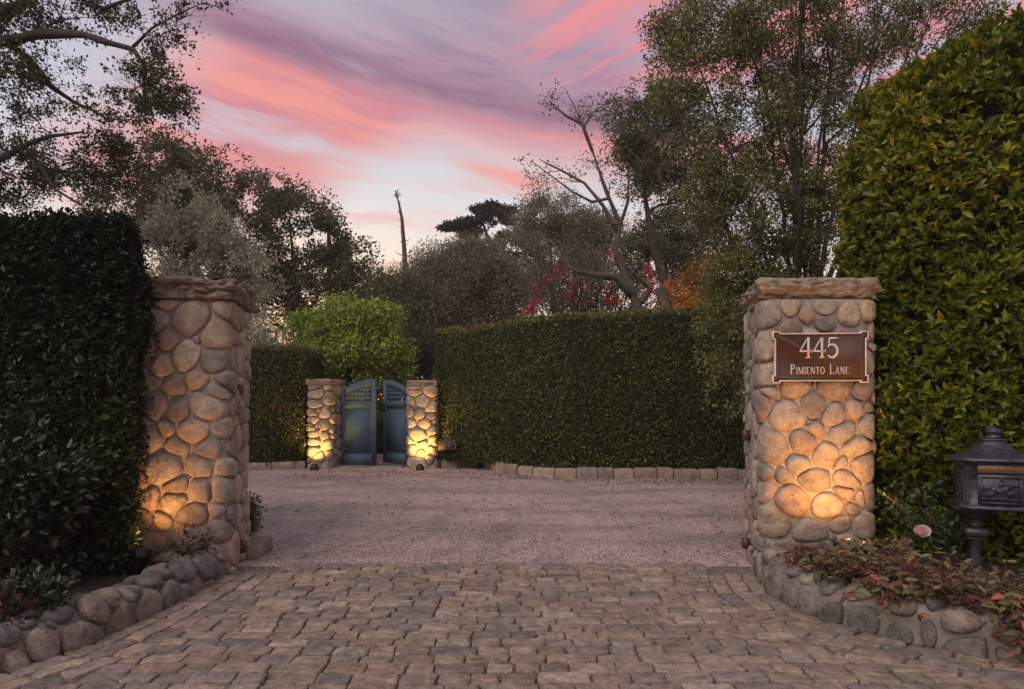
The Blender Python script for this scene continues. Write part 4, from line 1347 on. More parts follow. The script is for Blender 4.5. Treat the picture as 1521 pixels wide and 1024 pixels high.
# ---- small house number sign on two legs
def low_sign():
    cx, y = -1.42, 15.52
    t = thing('house_number_sign', 'low dark arched sign on two legs reading 445', 'sign', (cx, y, 0))
    tf = lambda p: (cx + p[0], y + p[1], p[2])
    m = MB()
    w, zb, zt = .255, .44, .66
    arch = [(-w, zb), (w, zb), (w, zt)] + [(.16 * math.cos(a_), zt + .10 * math.sin(a_)) for a_ in np.linspace(0.1, math.pi - .1, 9)] + [(-w, zt)]
    m.prism(arch, -.012, .012, tf); m.build('plate', plain_mat('dark_sign_metal', (.030, .022, .020, 1), .7), t)
    for s_ in (-1, 1):
        m = MB(); m.box(s_ * .20 - .012, s_ * .20 + .012, .0125, .032, -.02, .60, tf); m.build('leg', M['black_metal'], t)
    m = MB(); sz = .19; wd = text_mesh(None, '445', 0, 0, sz, 0, 0, None, .8)
    text_mesh(m, '445', -wd / 2, .475, sz, -.012, .008, tf, .8); m.build('numerals', plain_mat('dull_numerals', (.15, .115, .105, 1), .6), t)


low_sign()

# ================================================================== FAR KERBS
def kerb(name, label, pts, lens, h, th, seed):
    rnd = random.Random(seed)
    P = np.array(pts, float)
    for _ in range(2):
        Q = [P[0]]
        for a, b in zip(P[:-1], P[1:]): Q += [a * .75 + b * .25, a * .25 + b * .75]
        Q.append(P[-1]); P = np.array(Q)
    path = Path(P, False)
    t = thing(name, label, 'kerb', (P[len(P) // 2][0], P[len(P) // 2][1], 0))
    u = 0
    while u < path.len - .1:
        ln = min(rnd.uniform(*lens), path.len - u)
        x, y, nx, ny = path.at(np.array([u + .006, u + ln - .006]))
        hh = h * rnd.uniform(.9, 1.1); out = rnd.uniform(-.015, .02)
        mb = MB(); nu = 9; V = []
        prof = [(-th, -.03), (-th, hh - .02), (-th + .03, hh), (-.035, hh), (-.006, hh - .03), (.0, hh * .5), (-.004, -.03)]
        for i in range(nu):
            k = i / (nu - 1); e = min(k, 1 - k) * 9
            q = max(0, 1 - e) * .018
            px, py = x[0] + (x[1] - x[0]) * k, y[0] + (y[1] - y[0]) * k
            ax, ay = nx[0] + (nx[1] - nx[0]) * k, ny[0] + (ny[1] - ny[0]) * k
            for (o_, z) in prof:
                r_ = mnoise.noise(Vector((px * 6, py * 6, z * 9))) * .018
                oo = o_ + out + (r_ - q if o_ > -.04 else 0)
                V.append((px + ax * oo, py + ay * oo, z - (q * .7 if z > hh * .8 else 0) + (r_ * .5 if z > 0 else 0)))
        m = len(prof)
        Fc = [(i * m + j, i * m + j + 1, (i + 1) * m + j + 1, (i + 1) * m + j) for i in range(nu - 1) for j in range(m - 1)]
        Fc += [tuple(range(m)), tuple(reversed(range((nu - 1) * m, nu * m)))]
        c = pcol(rnd, [(.30, .235, .195), (.26, .21, .18), (.34, .265, .21), (.24, .20, .18)])
        mb.add(V, Fc, c); mb.build('kerb_stone', M['kerb'], t, smooth=False)
        u += ln


kerb('stone_kerb', 'low kerb of cut stone blocks under the long far hedge', [(-.68, 15.75), (-.45, 15.2), (-.05, 14.55), (.5, 13.95), (1.2, 13.55), (2.2, 13.48), (4.0, 13.45), (6.5, 13.45)], (.30, .58), .21, .26, 4)
kerb('stone_kerb', 'short low kerb between the small sign and the corner of the long hedge', [(-1.72, 15.9), (-1.2, 15.85), (-.75, 15.9)], (.4, .6), .2, .2, 5)
kerb('stone_kerb', 'low stone kerb below the short hedge beside the blue gate', [(-9.0, 15.1), (-7.0, 15.18), (-5.6, 15.3), (-4.72, 15.62)], (.5, .8), .17, .25, 6)
sheet('hedge_bed_soil', M['soil'], [(-9, 15.3), (-5.6, 15.5), (-4.75, 15.8), (-4.75, 18), (-9, 18)], .10)
sheet('far_bed_soil', M['soil'], [(-1.7, 15.95), (-.7, 15.95), (-.3, 15.2), (.1, 14.75), (.6, 14.15), (1.2, 13.75), (6.5, 13.65), (9, 13.65), (9, 20), (-1.7, 20)], .12)

# ================================================================== HEDGES
def flat(h):
    return lambda x, y: h + 0 * np.asarray(x, float)


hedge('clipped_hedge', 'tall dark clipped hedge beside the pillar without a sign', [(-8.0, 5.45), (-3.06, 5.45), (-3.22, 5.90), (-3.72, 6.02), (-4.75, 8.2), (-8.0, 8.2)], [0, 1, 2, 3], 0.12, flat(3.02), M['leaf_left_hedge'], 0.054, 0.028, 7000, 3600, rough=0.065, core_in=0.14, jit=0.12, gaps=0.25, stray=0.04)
# corner tuft that leans over the capstone
hz = lambda x, y: 4.44 + 0.42 * np.clip((np.asarray(x, float) - 3.4) / 1.0, 0, 1) + 0.06 * np.sin(np.asarray(x, float) * 3.1) + 0.0 * np.asarray(y, float)
hedge('clipped_hedge', 'very tall yellow green hedge behind the iron mailbox', [(4.7, 8.6), (3.46, 7.05), (3.40, 6.22), (3.76, 5.86), (4.5, 5.55), (7.5, 5.2), (7.5, 8.6)], [0, 1, 2, 3, 4], 0.15, hz, M['leaf_right_hedge'], 0.080, 0.034, 820, 450, rough=0.13, core_in=0.24, whorl=6, jit=0.20, edge_round=0.5, gaps=0.23, stray=0.06, lit_high_tint=0.055)
fh = lambda x, y: 3.22 + 0.035 * (np.asarray(x, float) + 1.75)
hedge('clipped_hedge', 'long clipped hedge on a kerb of cut stone, in front of the red flowers', [(-1.78, 15.95), (-.35, 15.05), (.35, 14.2), (1.2, 13.72), (6.5, 13.62), (6.5, 15.2), (1.2, 15.4), (-1.6, 16.9)], [0, 1, 2, 3, 7], 0.16, fh, M['leaf_far_hedge'], 0.062, 0.034, 1500, 1100, rough=0.03, core_in=0.10, hexa=False, jit=0.07, gaps=0.12, stray=0.015, edge_round=0.05, lit_top_tint=0.4)
hedge('clipped_hedge', 'short clipped hedge beside the handle-less side of the blue gate', [(-9.0, 15.35), (-5.5, 15.42), (-4.78, 15.66), (-4.72, 17.2), (-9.0, 17.2)], [0, 1, 2], 0.12, flat(2.82), M['leaf_far_hedge'], 0.062, 0.034, 1500, 1100, rough=0.03, core_in=0.10, hexa=False, jit=0.07, gaps=0.12, stray=0.015, edge_round=0.05, lit_top_tint=0.4)
hedge('clipped_hedge', 'low clipped hedge seen through the gap of the blue gate', [(-4.6, 20.4), (-3.05, 20.2), (-1.6, 20.2), (-1.6, 21.2), (-4.6, 21.2)], [0, 1], 0.0, flat(1.05), M['leaf_far_hedge'], 0.07, 0.038, 900, 700, rough=0.03, core_in=0.09, hexa=False)

# loose shrub before the dark hedge
bush('broadleaf_shrub', 'loose broad leaved shrub in front of the dark hedge', 'shrub', (-3.75, 4.95, 0.72), (0.62, 0.36, 0.62), M['leaf_shrub'], 4200, 0.072, loc_z=0.1, clusters=60, csize=0.22, hexa=True, aspect=0.52)
bush('low_shrub', 'low leafy seedling at the foot of the dark hedge, left of the boulders', 'shrub', (-2.98, 4.22, 0.30), (0.22, 0.22, 0.14), M['leaf_shrub'], 420, 0.060, loc_z=0.12, clusters=22, csize=0.10, hexa=True)
bush('red_leaf_plant', 'dark red leaved plant by the boulder border in front of the loose shrub', 'plant', (-3.05, 4.02, 0.26), (0.30, 0.20, 0.12), M['leaf_dark_red'], 380, 0.062, loc_z=0.12, clusters=26, csize=0.10, hexa=True)
bush('red_leaf_plant', 'small sprig of purple leaves at the foot of the pillar without a sign', 'plant', (-2.70, 5.70, 0.33), (0.12, 0.08, 0.12), M['leaf_dark_red'], 60, 0.075, loc_z=0.12, clusters=10, csize=0.07, hexa=True, aspect=0.3)
bush('red_leaf_plant', 'tiny purple sprig hanging at the inner corner of the pillar without a sign', 'plant', (-2.60, 5.80, 0.36), (0.06, 0.05, 0.07), M['leaf_dark_red'], 26, 0.07, loc_z=0.2, clusters=6, csize=0.05, hexa=True, aspect=0.3)


def sprinkler(label, x, y, z0, h, lean=0.0):
    t = thing('sprinkler_riser', label, 'sprinkler', (x, y, z0), 'sprinkler risers')
    m = MB(); m.tube([(x, y, z0 - .05), (x + lean, y, z0 + h)], .013, 10); m.build('riser', M['black_metal'], t)
    m = MB(); m.tube([(x + lean, y, z0 + h), (x + lean * 1.15, y, z0 + h + .05)], [.019, .015], 10); m.build('nozzle', plain_mat('nozzle_grey', (.05, .05, .055, 1), .5), t)


sprinkler('thin black sprinkler riser in the bed under the dark hedge', -3.02, 4.46, .12, .20, -.05)
sprinkler('thin black sprinkler riser below the address plaque', 2.49, 5.26, .17, .26)

# ================================================================== ROSE, BRONZE GROUND COVER
def rose():
    x, y = 3.30, 5.40
    t = thing('rose_bush', 'rose bush with one pale pink flower beside the mailbox post', 'rose bush', (x, y, .17), None)
    m = MB(); tips = []
    fl = at(1369, 788, 5.25)
    for k in range(13):
        a = RNG.uniform(0, 6.28); r = RNG.uniform(.1, .45)
        e = np.array([x + .05 + math.cos(a) * r, y + .08 + math.sin(a) * r * .45, RNG.uniform(.42, .86)])
        if k == 0: e = fl
        p = curve_pts((x + .25 + RNG.normal() * .05, y + .1, .15), e, (RNG.normal() * .05, 0, .06), 7, .012)
        m.tube(p, np.linspace(.009, .004, 8), 5); tips += p[3:]
    m.build('cane', M['cane'], t, smooth=True)
    T = np.array(tips); n = 760
    P = T[RNG.integers(0, len(T), n)] + RNG.normal(size=(n, 3)) * np.array([.09, .06, .09])
    D = norm(RNG.normal(size=(n, 3)) + np.array([0, -.3, .1])); N = norm(RNG.normal(size=(n, 3)) * .5 + np.array([0, -.4, .8]))
    leaves('foliage', P, D, N, RNG.uniform(.035, .06, n), RNG.uniform(.022, .036, n), M['leaf_rose'], t)
    # the flower: cupped petals in widening shells, the outer ones flaring
    V, lo, st, tt = [], [], [], []
    tilt = np.array([-.25, -.55, .8]); tilt = tilt / np.linalg.norm(tilt); ex = norm(np.cross(tilt, np.array([1.0, 0, 0]))[None])[0]; ey = np.cross(tilt, ex)
    for shell, (k, r, top, flare) in enumerate(((4, .016, 2.0, 0.0), (5, .026, 1.8, .1), (6, .036, 1.6, .25), (7, .043, 1.4, .45))):
        for i in range(k):
            ph0 = 6.283 * (i + shell * .37 + RNG.normal() * .05) / k; wd = 6.283 / k * .78; rr = r * RNG.uniform(.9, 1.12); b0 = len(V); tn = RNG.random()
            for u in range(6):
                th = .15 + top * u / 5
                for q in range(7):
                    w_ = (q - 3) / 3; ph = ph0 + w_ * wd * (1 - .25 * (u / 5) ** 3)
                    R_ = rr * (1 + flare * (u / 5) ** 3 + .06 * math.sin(5 * w_ + i)) - .004 * abs(w_) * u / 5
                    o_ = math.sin(th) * R_; h_ = -math.cos(th) * rr * 1.0 - .12 * rr * (abs(w_) ** 2.5) * u / 5
                    V.append(fl + ex * math.cos(ph) * o_ + ey * math.sin(ph) * o_ + tilt * h_); tt.append(tn)
            for u in range(5):
                for q in range(6):
                    st.append(len(lo)); lo += [b0 + u * 7 + q, b0 + u * 7 + q + 1, b0 + u * 7 + q + 8, b0 + u * 7 + q + 7]
    make_obj('flower', np.array(V), lo, st, M['petal_pink'], t, smooth=True, tint=tt)


rose()

# bronze ground cover that spills over the right border
def groundcover():
    n0 = 800
    R = np.array(RB[1:] , float)
    path = Path(R, False)
    u = RNG.uniform(0.0, path.len, n0)
    x, y, nx, ny = path.at(u)
    dep = RNG.random(n0) ** 1.25 * 0.85 - 0.02
    px, py = x - nx * (dep + .05), y - ny * (dep + .05)
    ok = ~((px < 3.28) & (py > 5.93)) & (py < 5.9) & (px > 2.15)
    px, py, dep, u = px[ok], py[ok], dep[ok], u[ok]
    dens = vnoise(np.column_stack([px, py, px * 0]), 3.0)
    ok = (dens > .30) | (dep > .3) ; px, py, dep = px[ok], py[ok], dep[ok]
    n = len(px)
    hgt = (0.10 + 0.20 * RNG.random(n)) * (0.6 + 0.8 * vnoise(np.column_stack([px, py, px * 0 + 7]), 2.2))
    z0 = np.where(dep < .25, .25, .17)
    stems = MB(); P, D, N, T = [], [], [], []
    for i in range(n):
        f = np.array([px[i], py[i], z0[i] - .03]); e = f + np.array([RNG.normal() * .07, -abs(RNG.normal()) * .05 - .01, hgt[i]])
        q = curve_pts(f, e, RNG.normal(size=3) * .03, 4)
        stems.tube(q, [.0045, .004, .0035, .003, .002], 4, cap=False)
        k = RNG.integers(5, 10); tn = RNG.random()
        for j in range(k):
            s = q[RNG.integers(2, 5)] + RNG.normal(size=3) * .008
            a = RNG.uniform(0, 6.28)
            P.append(s); D.append([math.cos(a), math.sin(a) - .25, RNG.uniform(-.2, .8)]); N.append([RNG.normal() * .35, -.35 + RNG.normal() * .3, 1]); T.append(np.clip(tn * .7 + RNG.random() * .3, 0, 1))
    L = RNG.uniform(.035, .075, len(P))
    g = leaves('bronze_ground_cover', np.array(P), np.array(D), np.array(N, float), L, L * .42, M['leaf_bronze'], None, True, np.array(T))
    tag(g, 'bronze and green leaved ground cover filling the bed below the mailbox', 'ground cover', kind='stuff')
    s = stems.build('ground_cover_stems', M['twig_red']); tag(s, kind='stuff')


groundcover()


def trailing(label, x, y, z, n, spread, seed_len, hang):
    t = thing('trailing_plant', label, 'plant', (x, y, z), None)
    m = MB(); P, D, N = [], [], []
    for k in range(n):
        e = np.array([x + RNG.normal() * spread, y - abs(RNG.normal()) * .06 - .10, z + RNG.uniform(-hang, .10)])
        q = curve_pts((x + RNG.normal() * spread * .5, y + .05, z), e, (0, -.05, .10), 5)
        m.tube(q, [.005, .0045, .004, .0035, .003, .002], 4, cap=False)
        for j in range(9):
            s = q[RNG.integers(2, 6)]; a = RNG.uniform(0, 6.28)
            P.append(s + RNG.normal(size=3) * .01); D.append([math.cos(a), -.4 + .5 * math.sin(a), RNG.uniform(-.9, .2)]); N.append([RNG.normal() * .4, -.9, .5 + RNG.normal() * .3])
    m.build('stem', M['twig_red'], t)
    L = RNG.uniform(seed_len * .7, seed_len * 1.3, len(P))
    leaves('foliage', np.array(P), np.array(D), np.array(N, float), L, L * .42, M['leaf_bronze'], t)


trailing('clump of red tipped leaves spilling over the cobble border near the mailbox', 2.86, 3.98, .30, 24, .10, .075, .20)
trailing('red and green leaves hanging over the middle of the cobble border', 2.42, 4.42, .29, 20, .13, .06, .10)
trailing('twiggy bronze plant at the foot of the address pillar', 2.30, 5.38, .28, 26, .15, .055, .04)

# ================================================================== MAILBOX
def mailbox():
    ox, oy = 3.418, 5.15
    ang = math.radians(-21)
    w, d, zb, zt = .45, .36, .705, 1.065
    ca, sa = math.cos(ang), math.sin(ang)
    cxl, cyl = w / 2, d / 2
    tf = lambda p: (ox + p[0] * ca - p[1] * sa, oy + p[0] * sa + p[1] * ca, p[2])
    cc = tf((cxl, cyl, 0))
    t = thing('mailbox', 'dark ornate cast iron mailbox on a post', 'mailbox', (cc[0], cc[1], .15))
    m = MB()
    ch = .05     # chamfered corners with fluted columns
    plan = [(ch, 0), (w - ch, 0), (w, ch), (w, d - ch), (w - ch, d), (ch, d), (0, d - ch), (0, ch)]
    def ring(off, z):
        o = []
        for x, y in plan:
            o.append((cxl + (x - cxl) * (1 + off / (w / 2)), cyl + (y - cyl) * (1 + off / (d / 2)), z))
        return o
    def loft(rs):
        V = [p for r_ in rs for p in r_]; n = len(plan)
        Fc = [(i * n + k, i * n + (k + 1) % n, (i + 1) * n + (k + 1) % n, (i + 1) * n + k) for i in range(len(rs) - 1) for k in range(n)]
        Fc += [tuple(reversed(range(n))), tuple(range((len(rs) - 1) * n, len(rs) * n))]
        m.add([tf(p) for p in V], Fc)
    loft([ring(.018, zb), ring(.022, zb + .012), ring(.018, zb + .024), ring(.004, zb + .034), ring(0, zb + .04), ring(0, zt - .03), ring(.008, zt - .02), ring(.008, zt)])
    for (x, y) in ((ch * .55, ch * .55), (w - ch * .55, ch * .55), (ch * .55, d - ch * .55)):
        m.lathe([(.017, zb + .05), (.02, zb + .06), (.015, zb + .075), (.0145, zt - .07), (.02, zt - .055), (.017, zt - .035)], (x, y, 0), 12, tf)
        for z in (zb + .085, zb + .10): m.lathe([(.019, z), (.019, z + .006)], (x, y, 0), 12, tf)
    m.build('box', M['iron'], t)
    m = MB()
    def ring2(k, z): return [(cxl + (x - cxl) * k, cyl + (y - cyl) * k, z) for x, y in plan]
    rs = [ring(.050, zt), ring(.055, zt + .006), ring(.052, zt + .022)] + [ring2(1.12 * f, zt + z) for f, z in ((.86, .04), (.66, .062), (.48, .092), (.36, .125), (.29, .15), (.31, .154), (.31, .166), (.22, .17))]
    loft(rs)
    m.build('roof', M['iron'], t)
    m = MB()
    m.lathe([(.055, 0), (.055, .018), (.035, .024), (.048, .038), (.056, .055), (.046, .072), (.022, .084), (.012, .10)], (cxl, cyl, zt + .168), 14, tf)
    m.build('finial', M['iron'], t, smooth=True)
    # front door with a cast relief of a horse and rider
    m = MB()
    x0, x1, z0, z1 = ch + .045, w - ch - .045, zb + .05, zt - .105
    m.box(x0 - .012, x1 + .012, -.012, -.001, z0 - .012, z1 + .012, tf, bev=.004)
    fr = .012
    for a, b, c_, e in ((x0, x1, z0, z0 + fr), (x0, x1, z1 - fr, z1), (x0, x0 + fr, z0 + fr, z1 - fr), (x1 - fr, x1, z0 + fr, z1 - fr)):
        m.box(a, b, -.022, -.0125, c_, e, tf)
    dr = m.build('door', M['iron'], t)
    m = MB()
    hx, hz_, yy = (x0 + x1) / 2, (z0 + z1) / 2 - .005, -.016
    def B(x, z, rx, rz, ry=.011): m.ball((hx + x, yy, hz_ + z), (rx, ry, rz), tf)
    def Tb(pts, r): m.tube([tf((hx + x, yy - .004, hz_ + z)) for x, z in pts], r, 6)
    B(0, .0, .055, .022); B(.035, .012, .03, .024); B(-.04, .006, .03, .023)
    Tb([(.05, .02), (.075, .045), (.085, .05)], [.016, .012, .011]); Tb([(.082, .05), (.112, .034)], [.012, .007])
    Tb([(.05, -.005), (.085, -.02), (.075, -.045)], [.010, .007, .005]); Tb([(.04, -.01), (.062, -.035), (.045, -.055)], [.010, .007, .005])
    Tb([(-.05, .0), (-.085, -.025), (-.10, -.05)], [.012, .008, .005]); Tb([(-.045, -.005), (-.065, -.035), (-.088, -.045)], [.012, .007, .005])
    Tb([(-.065, .015), (-.095, .022), (-.115, .008)], [.008, .010, .004])
    B(.0, .045, .014, .026); B(.008, .08, .011, .013); B(.008, .09, .02, .005)
    Tb([(.0, .055), (.03, .045), (.045, .03)], [.007, .006, .005]); Tb([(-.002, .028), (.018, .005), (.012, -.022)], [.011, .009, .007])
    for k in range(9):
        B(-.11 + k * .028, -.062 + .004 * (k % 2), .018, .007)
    m.build('relief', M['iron'], dr, smooth=True)
    # side relief
    m = MB()
    for k in range(9):
        zz = zb + .09 + k * .03
        m.ball((-.003, d / 2 + RNG.normal() * .03, zz), (.010, RNG.uniform(.015, .05), RNG.uniform(.012, .022)), tf)
    m.box(-.006, -.001, .055, .065, zb + .05, zt - .04, tf); m.box(-.006, -.001, d - .065, d - .055, zb + .05, zt - .04, tf)
    m.build('side_ornament', M['iron'], t, smooth=True)
    m = MB(); m.box(ch + .03, w - ch - .03, -.014, -.001, zt - .082, zt - .024, tf, bev=.003)
    pt = m.build('letter_plate', M['brass'], t)
    m = MB(); sz = .028; wd = text_mesh(None, 'NEWSPAPERS', 0, 0, sz, 0, 0, None, .9)
    text_mesh(m, 'NEWSPAPERS', w / 2 - wd / 2, zt - .067, sz, -.014, .0025, tf, .9)
    m.build('lettering', M['brass'], pt)
    # bowl, post with collar, foot
    px, py = 3.585, 5.285
    m = MB()
    m.lathe([(.045, .60), (.07, .612), (.10, .64), (.15, .68), (.165, .7045)], (px, py, 0), 20)
    m.build('bowl', M['iron'], t, smooth=True)
    m = MB()
    tf2 = lambda p: (px + p[0] * ca - p[1] * sa, py + p[0] * sa + p[1] * ca, p[2])
    m.lathe([(.036, .545), (.044, .57), (.034, .59), (.045, .601)], (px, py, 0), 14)
    m.box(-.075, .075, -.075, .075, .475, .545, tf2, bev=.012)
    m.box(-.058, .058, -.058, .058, .455, .4745, tf2, bev=.008)
    m.build('collar', M['iron'], t)
    m = MB(); m.lathe([(.043, .255), (.040, .27), (.037, .44), (.043, .4545)], (px, py, 0), 12); m.build('post', M['iron'], t, smooth=False)
    m = MB(); m.lathe([(.075, .10), (.075, .17), (.06, .19), (.066, .215), (.05, .235), (.055, .2545)], (px, py, 0), 14); m.build('foot', M['iron'], t)


mailbox()

# ================================================================== TREES
def rp(r, d): return r / F * d


def blobs_px(lst, d0):
    """(px, py, radius px, vertical radius px, weight, depth offset) -> crown masses standing at their own distance."""
    o = []
    for px, py, rx, ry, w, dd in lst:
        d = d0 + dd
        o.append((at(px, py, d), (rp(rx, d), rp(rx, d) * .9, rp(ry, d)), w))
    return o


def line_px(pts, d0, dd=()):
    return [at(px, py, d0 + (dd[i] if i < len(dd) else 0)) for i, (px, py) in enumerate(pts)]


# oak overhanging from beyond the frame
d = 10.0
tr = [np.array([-8.9, 10.2, 0]), np.array([-8.7, 10.1, 2.0]), at(-60, 240, d), at(-50, 90, d), at(-40, -60, d), at(-20, -200, d)]
lA = (line_px([(-50, 100), (0, 62), (60, 50), (130, 52), (160, 63), (197, 74), (215, 100), (214, 125)], d, (0, 0, -.1, -.3, -.4, -.4, -.5, -.6)), [.11, .09, .068, .052, .043, .035, .026, .014])
lA2 = (line_px([(197, 70), (225, 42), (262, 22), (300, 5)], d, (-.4, -.4, -.3, -.2)), [.025, .018, .012, .006])
lB = (line_px([(0, 63), (20, 70), (45, 92), (75, 128), (110, 152), (135, 163), (165, 180)], d, (0, .1, .2, .3, .4, .4, .4)), [.06, .052, .044, .036, .027, .02, .01])
lC = (line_px([(-60, 250), (0, 235), (40, 215), (75, 203), (125, 196)], d, (0, 0, .2, .3, .3)), [.07, .055, .042, .03, .014])
lC2 = (line_px([(38, 218), (62, 250), (80, 280), (120, 305)], d, (.2, .2, .2, .2)), [.04, .03, .022, .012])
lD = (line_px([(-40, 30), (0, 18), (30, 8), (60, -15)], d), [.11, .10, .09, .07])
lE = (line_px([(150, 15), (175, 5), (205, -5)], d), [.03, .025, .02])
tree('oak_tree', 'spreading oak with dark curved limbs reaching over the dark hedge', 'tree', tr, [.34, .30, .26, .2, .16, .1],
     blobs_px([(40, 150, 55, 45, 1.4, .4), (90, 22, 60, 26, 1.2, 0), (165, 12, 45, 18, .8, 0), (262, 25, 42, 30, .75, -.3), (245, 80, 30, 34, .5, -.4), (195, 125, 38, 34, .8, -.5), (240, 130, 42, 30, .8, -.5), (255, 168, 38, 18, .8, -.5), (215, 160, 40, 22, .7, -.5), (150, 175, 50, 20, .8, .3), (20, 210, 50, 50, 1.5, .3), (70, 110, 60, 35, .8, .3), (100, 245, 75, 48, 3.0, .9), (175, 245, 55, 50, 2.6, 1.0), (30, 280, 55, 40, 2.0, .6), (20, 100, 40, 40, .8, 0), (330, 12, 30, 10, .12, 0), (0, 30, 50, 30, .8, 0)], d),
     M['leaf_oak'], M['bark'], 40000, 0.055, clusters=300, csize=0.18, extra_limbs=(lA, lA2, lB, lC, lC2, lD, lE), aspect=.55, thin=.45, twigs=3, limb_r=.35)

def simple_tree(name, label, base_px, d, lst, leaf, n, ls, clusters, csize, trunk_px=None, trad=None, group='garden trees', cat='tree', bark=None, **kw):
    gxy = at(base_px, 600, d)
    top = at(lst[0][0], lst[0][1], d)
    if trunk_px is None:
        z1 = top[2]
        trunk = [np.array([gxy[0], d, 0.0]), np.array([gxy[0] * .7 + top[0] * .3, d + .1, z1 * .4]), np.array([gxy[0] * .3 + top[0] * .7, d, z1 * .75]), np.array([top[0], d, z1])]
        r = .019 * z1
        trad = [r, r * .75, r * .5, r * .25]
    else:
        trunk = trunk_px
    return tree(name, label, cat, trunk, trad, blobs_px(lst, d), leaf, bark or M['bark'], n, ls, clusters, csize, group=group, **kw)


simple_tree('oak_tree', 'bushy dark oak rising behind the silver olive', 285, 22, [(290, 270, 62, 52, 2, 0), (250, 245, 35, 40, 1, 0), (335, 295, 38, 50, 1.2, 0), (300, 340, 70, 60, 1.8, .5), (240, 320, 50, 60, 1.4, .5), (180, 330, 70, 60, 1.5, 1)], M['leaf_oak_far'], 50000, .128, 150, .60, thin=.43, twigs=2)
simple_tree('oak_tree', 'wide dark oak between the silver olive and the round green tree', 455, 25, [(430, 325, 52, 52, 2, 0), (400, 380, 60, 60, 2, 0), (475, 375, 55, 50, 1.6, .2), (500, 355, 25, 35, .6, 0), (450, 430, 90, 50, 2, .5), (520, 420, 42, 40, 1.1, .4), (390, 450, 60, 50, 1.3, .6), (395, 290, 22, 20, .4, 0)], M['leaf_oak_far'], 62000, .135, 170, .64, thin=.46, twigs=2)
simple_tree('olive_tree', 'silver leaved olive just behind the pillar without a sign', 290, 12.5, [(275, 310, 40, 42, 1.2, 0), (310, 360, 60, 50, 1.7, 0), (255, 370, 45, 60, 1.2, 0), (345, 400, 45, 50, 1.3, 0), (300, 430, 60, 50, 1.3, .2), (375, 430, 25, 40, .5, 0)], M['leaf_olive'], 40000, .085, 190, .25, aspect=.26, thin=.46, upright=.25, twigs=2)
simple_tree('olive_tree', 'low silver olive peeping over the short hedge beside the pillar', 390, 17.5, [(385, 490, 24, 26, 1, 0), (410, 510, 22, 20, .8, 0), (365, 500, 20, 30, .6, 0)], M['leaf_olive'], 5000, .09, 30, .26, aspect=.28)
# bare snag
sn = line_px([(604, 600), (605, 470), (603, 410), (600, 365), (597, 325), (592, 300), (586, 283)], 30)
sn[0][2] = 0
t = thing('dead_trunk', 'bare pointed dead trunk standing against the sky', 'dead tree', tuple(sn[0]))
mb = MB(); mb.tube(sn, [.2, .15, .12, .095, .07, .04, .012], 8)
mb.build('trunk', M['bark_pale'], t, smooth=True)
for k in range(34):
    i = RNG.uniform(.15, 6); a = int(i); p = sn[a] + (sn[min(a + 1, 6)] - sn[a]) * (i - a)
    if p[2] < 5: continue
    ang_ = RNG.uniform(0, 6.28); L = RNG.uniform(.12, .5) * (1.1 if p[2] < 8 else .6)
    mb = MB(); mb.tube([p, p + np.array([math.cos(ang_) * L * .6, math.sin(ang_) * L * .6, L * .15]), p + np.array([math.cos(ang_) * L, math.sin(ang_) * L, L * .5])], [.028, .018, .008], 4)
    mb.build('broken_branch', M['bark_pale'], t)
sn2 = line_px([(492, 600), (490, 430), (489, 360), (486, 318)], 27); sn2[0][2] = 0
t = thing('dead_trunk', 'thin dead leader poking out of the wide dark oak', 'dead tree', tuple(sn2[0]))
mb = MB(); mb.tube(sn2, [.2, .15, .09, .02], 7); mb.build('trunk', M['bark'], t, smooth=True)
# grey brush
simple_tree('scrub_tree', 'hazy grey scrub tree behind the gate pillars', 690, 26, [(690, 415, 70, 45, 2, 0), (660, 460, 70, 50, 1.6, 0), (730, 440, 60, 55, 1.6, 0), (640, 410, 30, 35, .6, 0), (700, 378, 25, 16, .4, 0)], M['leaf_grey'], 105000, .115, 240, .62, aspect=.33, twigs=3, bark=M['bark_pale'])
simple_tree('scrub_tree', 'low brown grey scrub between the round tree and the dead trunk', 600, 24, [(600, 470, 40, 55, 1, 0), (580, 430, 25, 25, .5, 0), (625, 500, 40, 60, 1, 0), (570, 500, 40, 50, .8, .5), (545, 440, 25, 30, .4, 1)], M['leaf_brown'], 34000, .115, 100, .55, aspect=.35, twigs=2)
simple_tree('scrub_tree', 'dark scrub standing right behind the round tree and the blue gate', 610, 21.5, [(615, 545, 34, 60, 1, 0), (585, 600, 45, 60, 1, 0), (560, 560, 30, 60, .8, .3), (520, 600, 60, 50, 1, .3), (650, 560, 30, 60, .8, .3)], M['leaf_cypress'], 16000, .13, 80, .40, aspect=.4, twigs=1)
# flat topped cypress far away
dC = 40
simple_tree('cypress_tree', 'far flat topped cypress with dark layered pads', 735, dC, [(722, 312, 22, 9, 1.0, 0), (690, 332, 22, 7, 1, 0), (735, 325, 30, 10, 1.4, 0), (665, 338, 14, 6, .5, 0), (750, 312, 18, 7, .7, 0), (700, 345, 16, 6, .6, .5), (775, 345, 36, 18, 1.3, .5), (765, 370, 40, 18, 1, 1)], M['leaf_cypress'], 22000, .18, 120, .34, flatten=.40, trunk_px=[at(765, 640, dC) * np.array([1, 1, 0]), at(758, 420, dC), at(735, 375, dC), at(722, 345, dC), at(715, 325, dC)], trad=[.26, .2, .14, .09, .05], thin=.30)
simple_tree('garden_tree', 'airy olive brown tree behind the leaning tree', 830, 30, [(815, 330, 45, 38, 1.5, 0), (860, 360, 45, 45, 1.4, 0), (790, 390, 50, 45, 1.4, 0), (850, 410, 70, 45, 1.4, 0), (825, 300, 12, 10, .25, 0), (890, 340, 28, 35, .8, .5), (770, 420, 40, 40, .9, 0)], M['leaf_grey'], 85000, .12, 230, .70, thin=.38, twigs=3, aspect=.4)
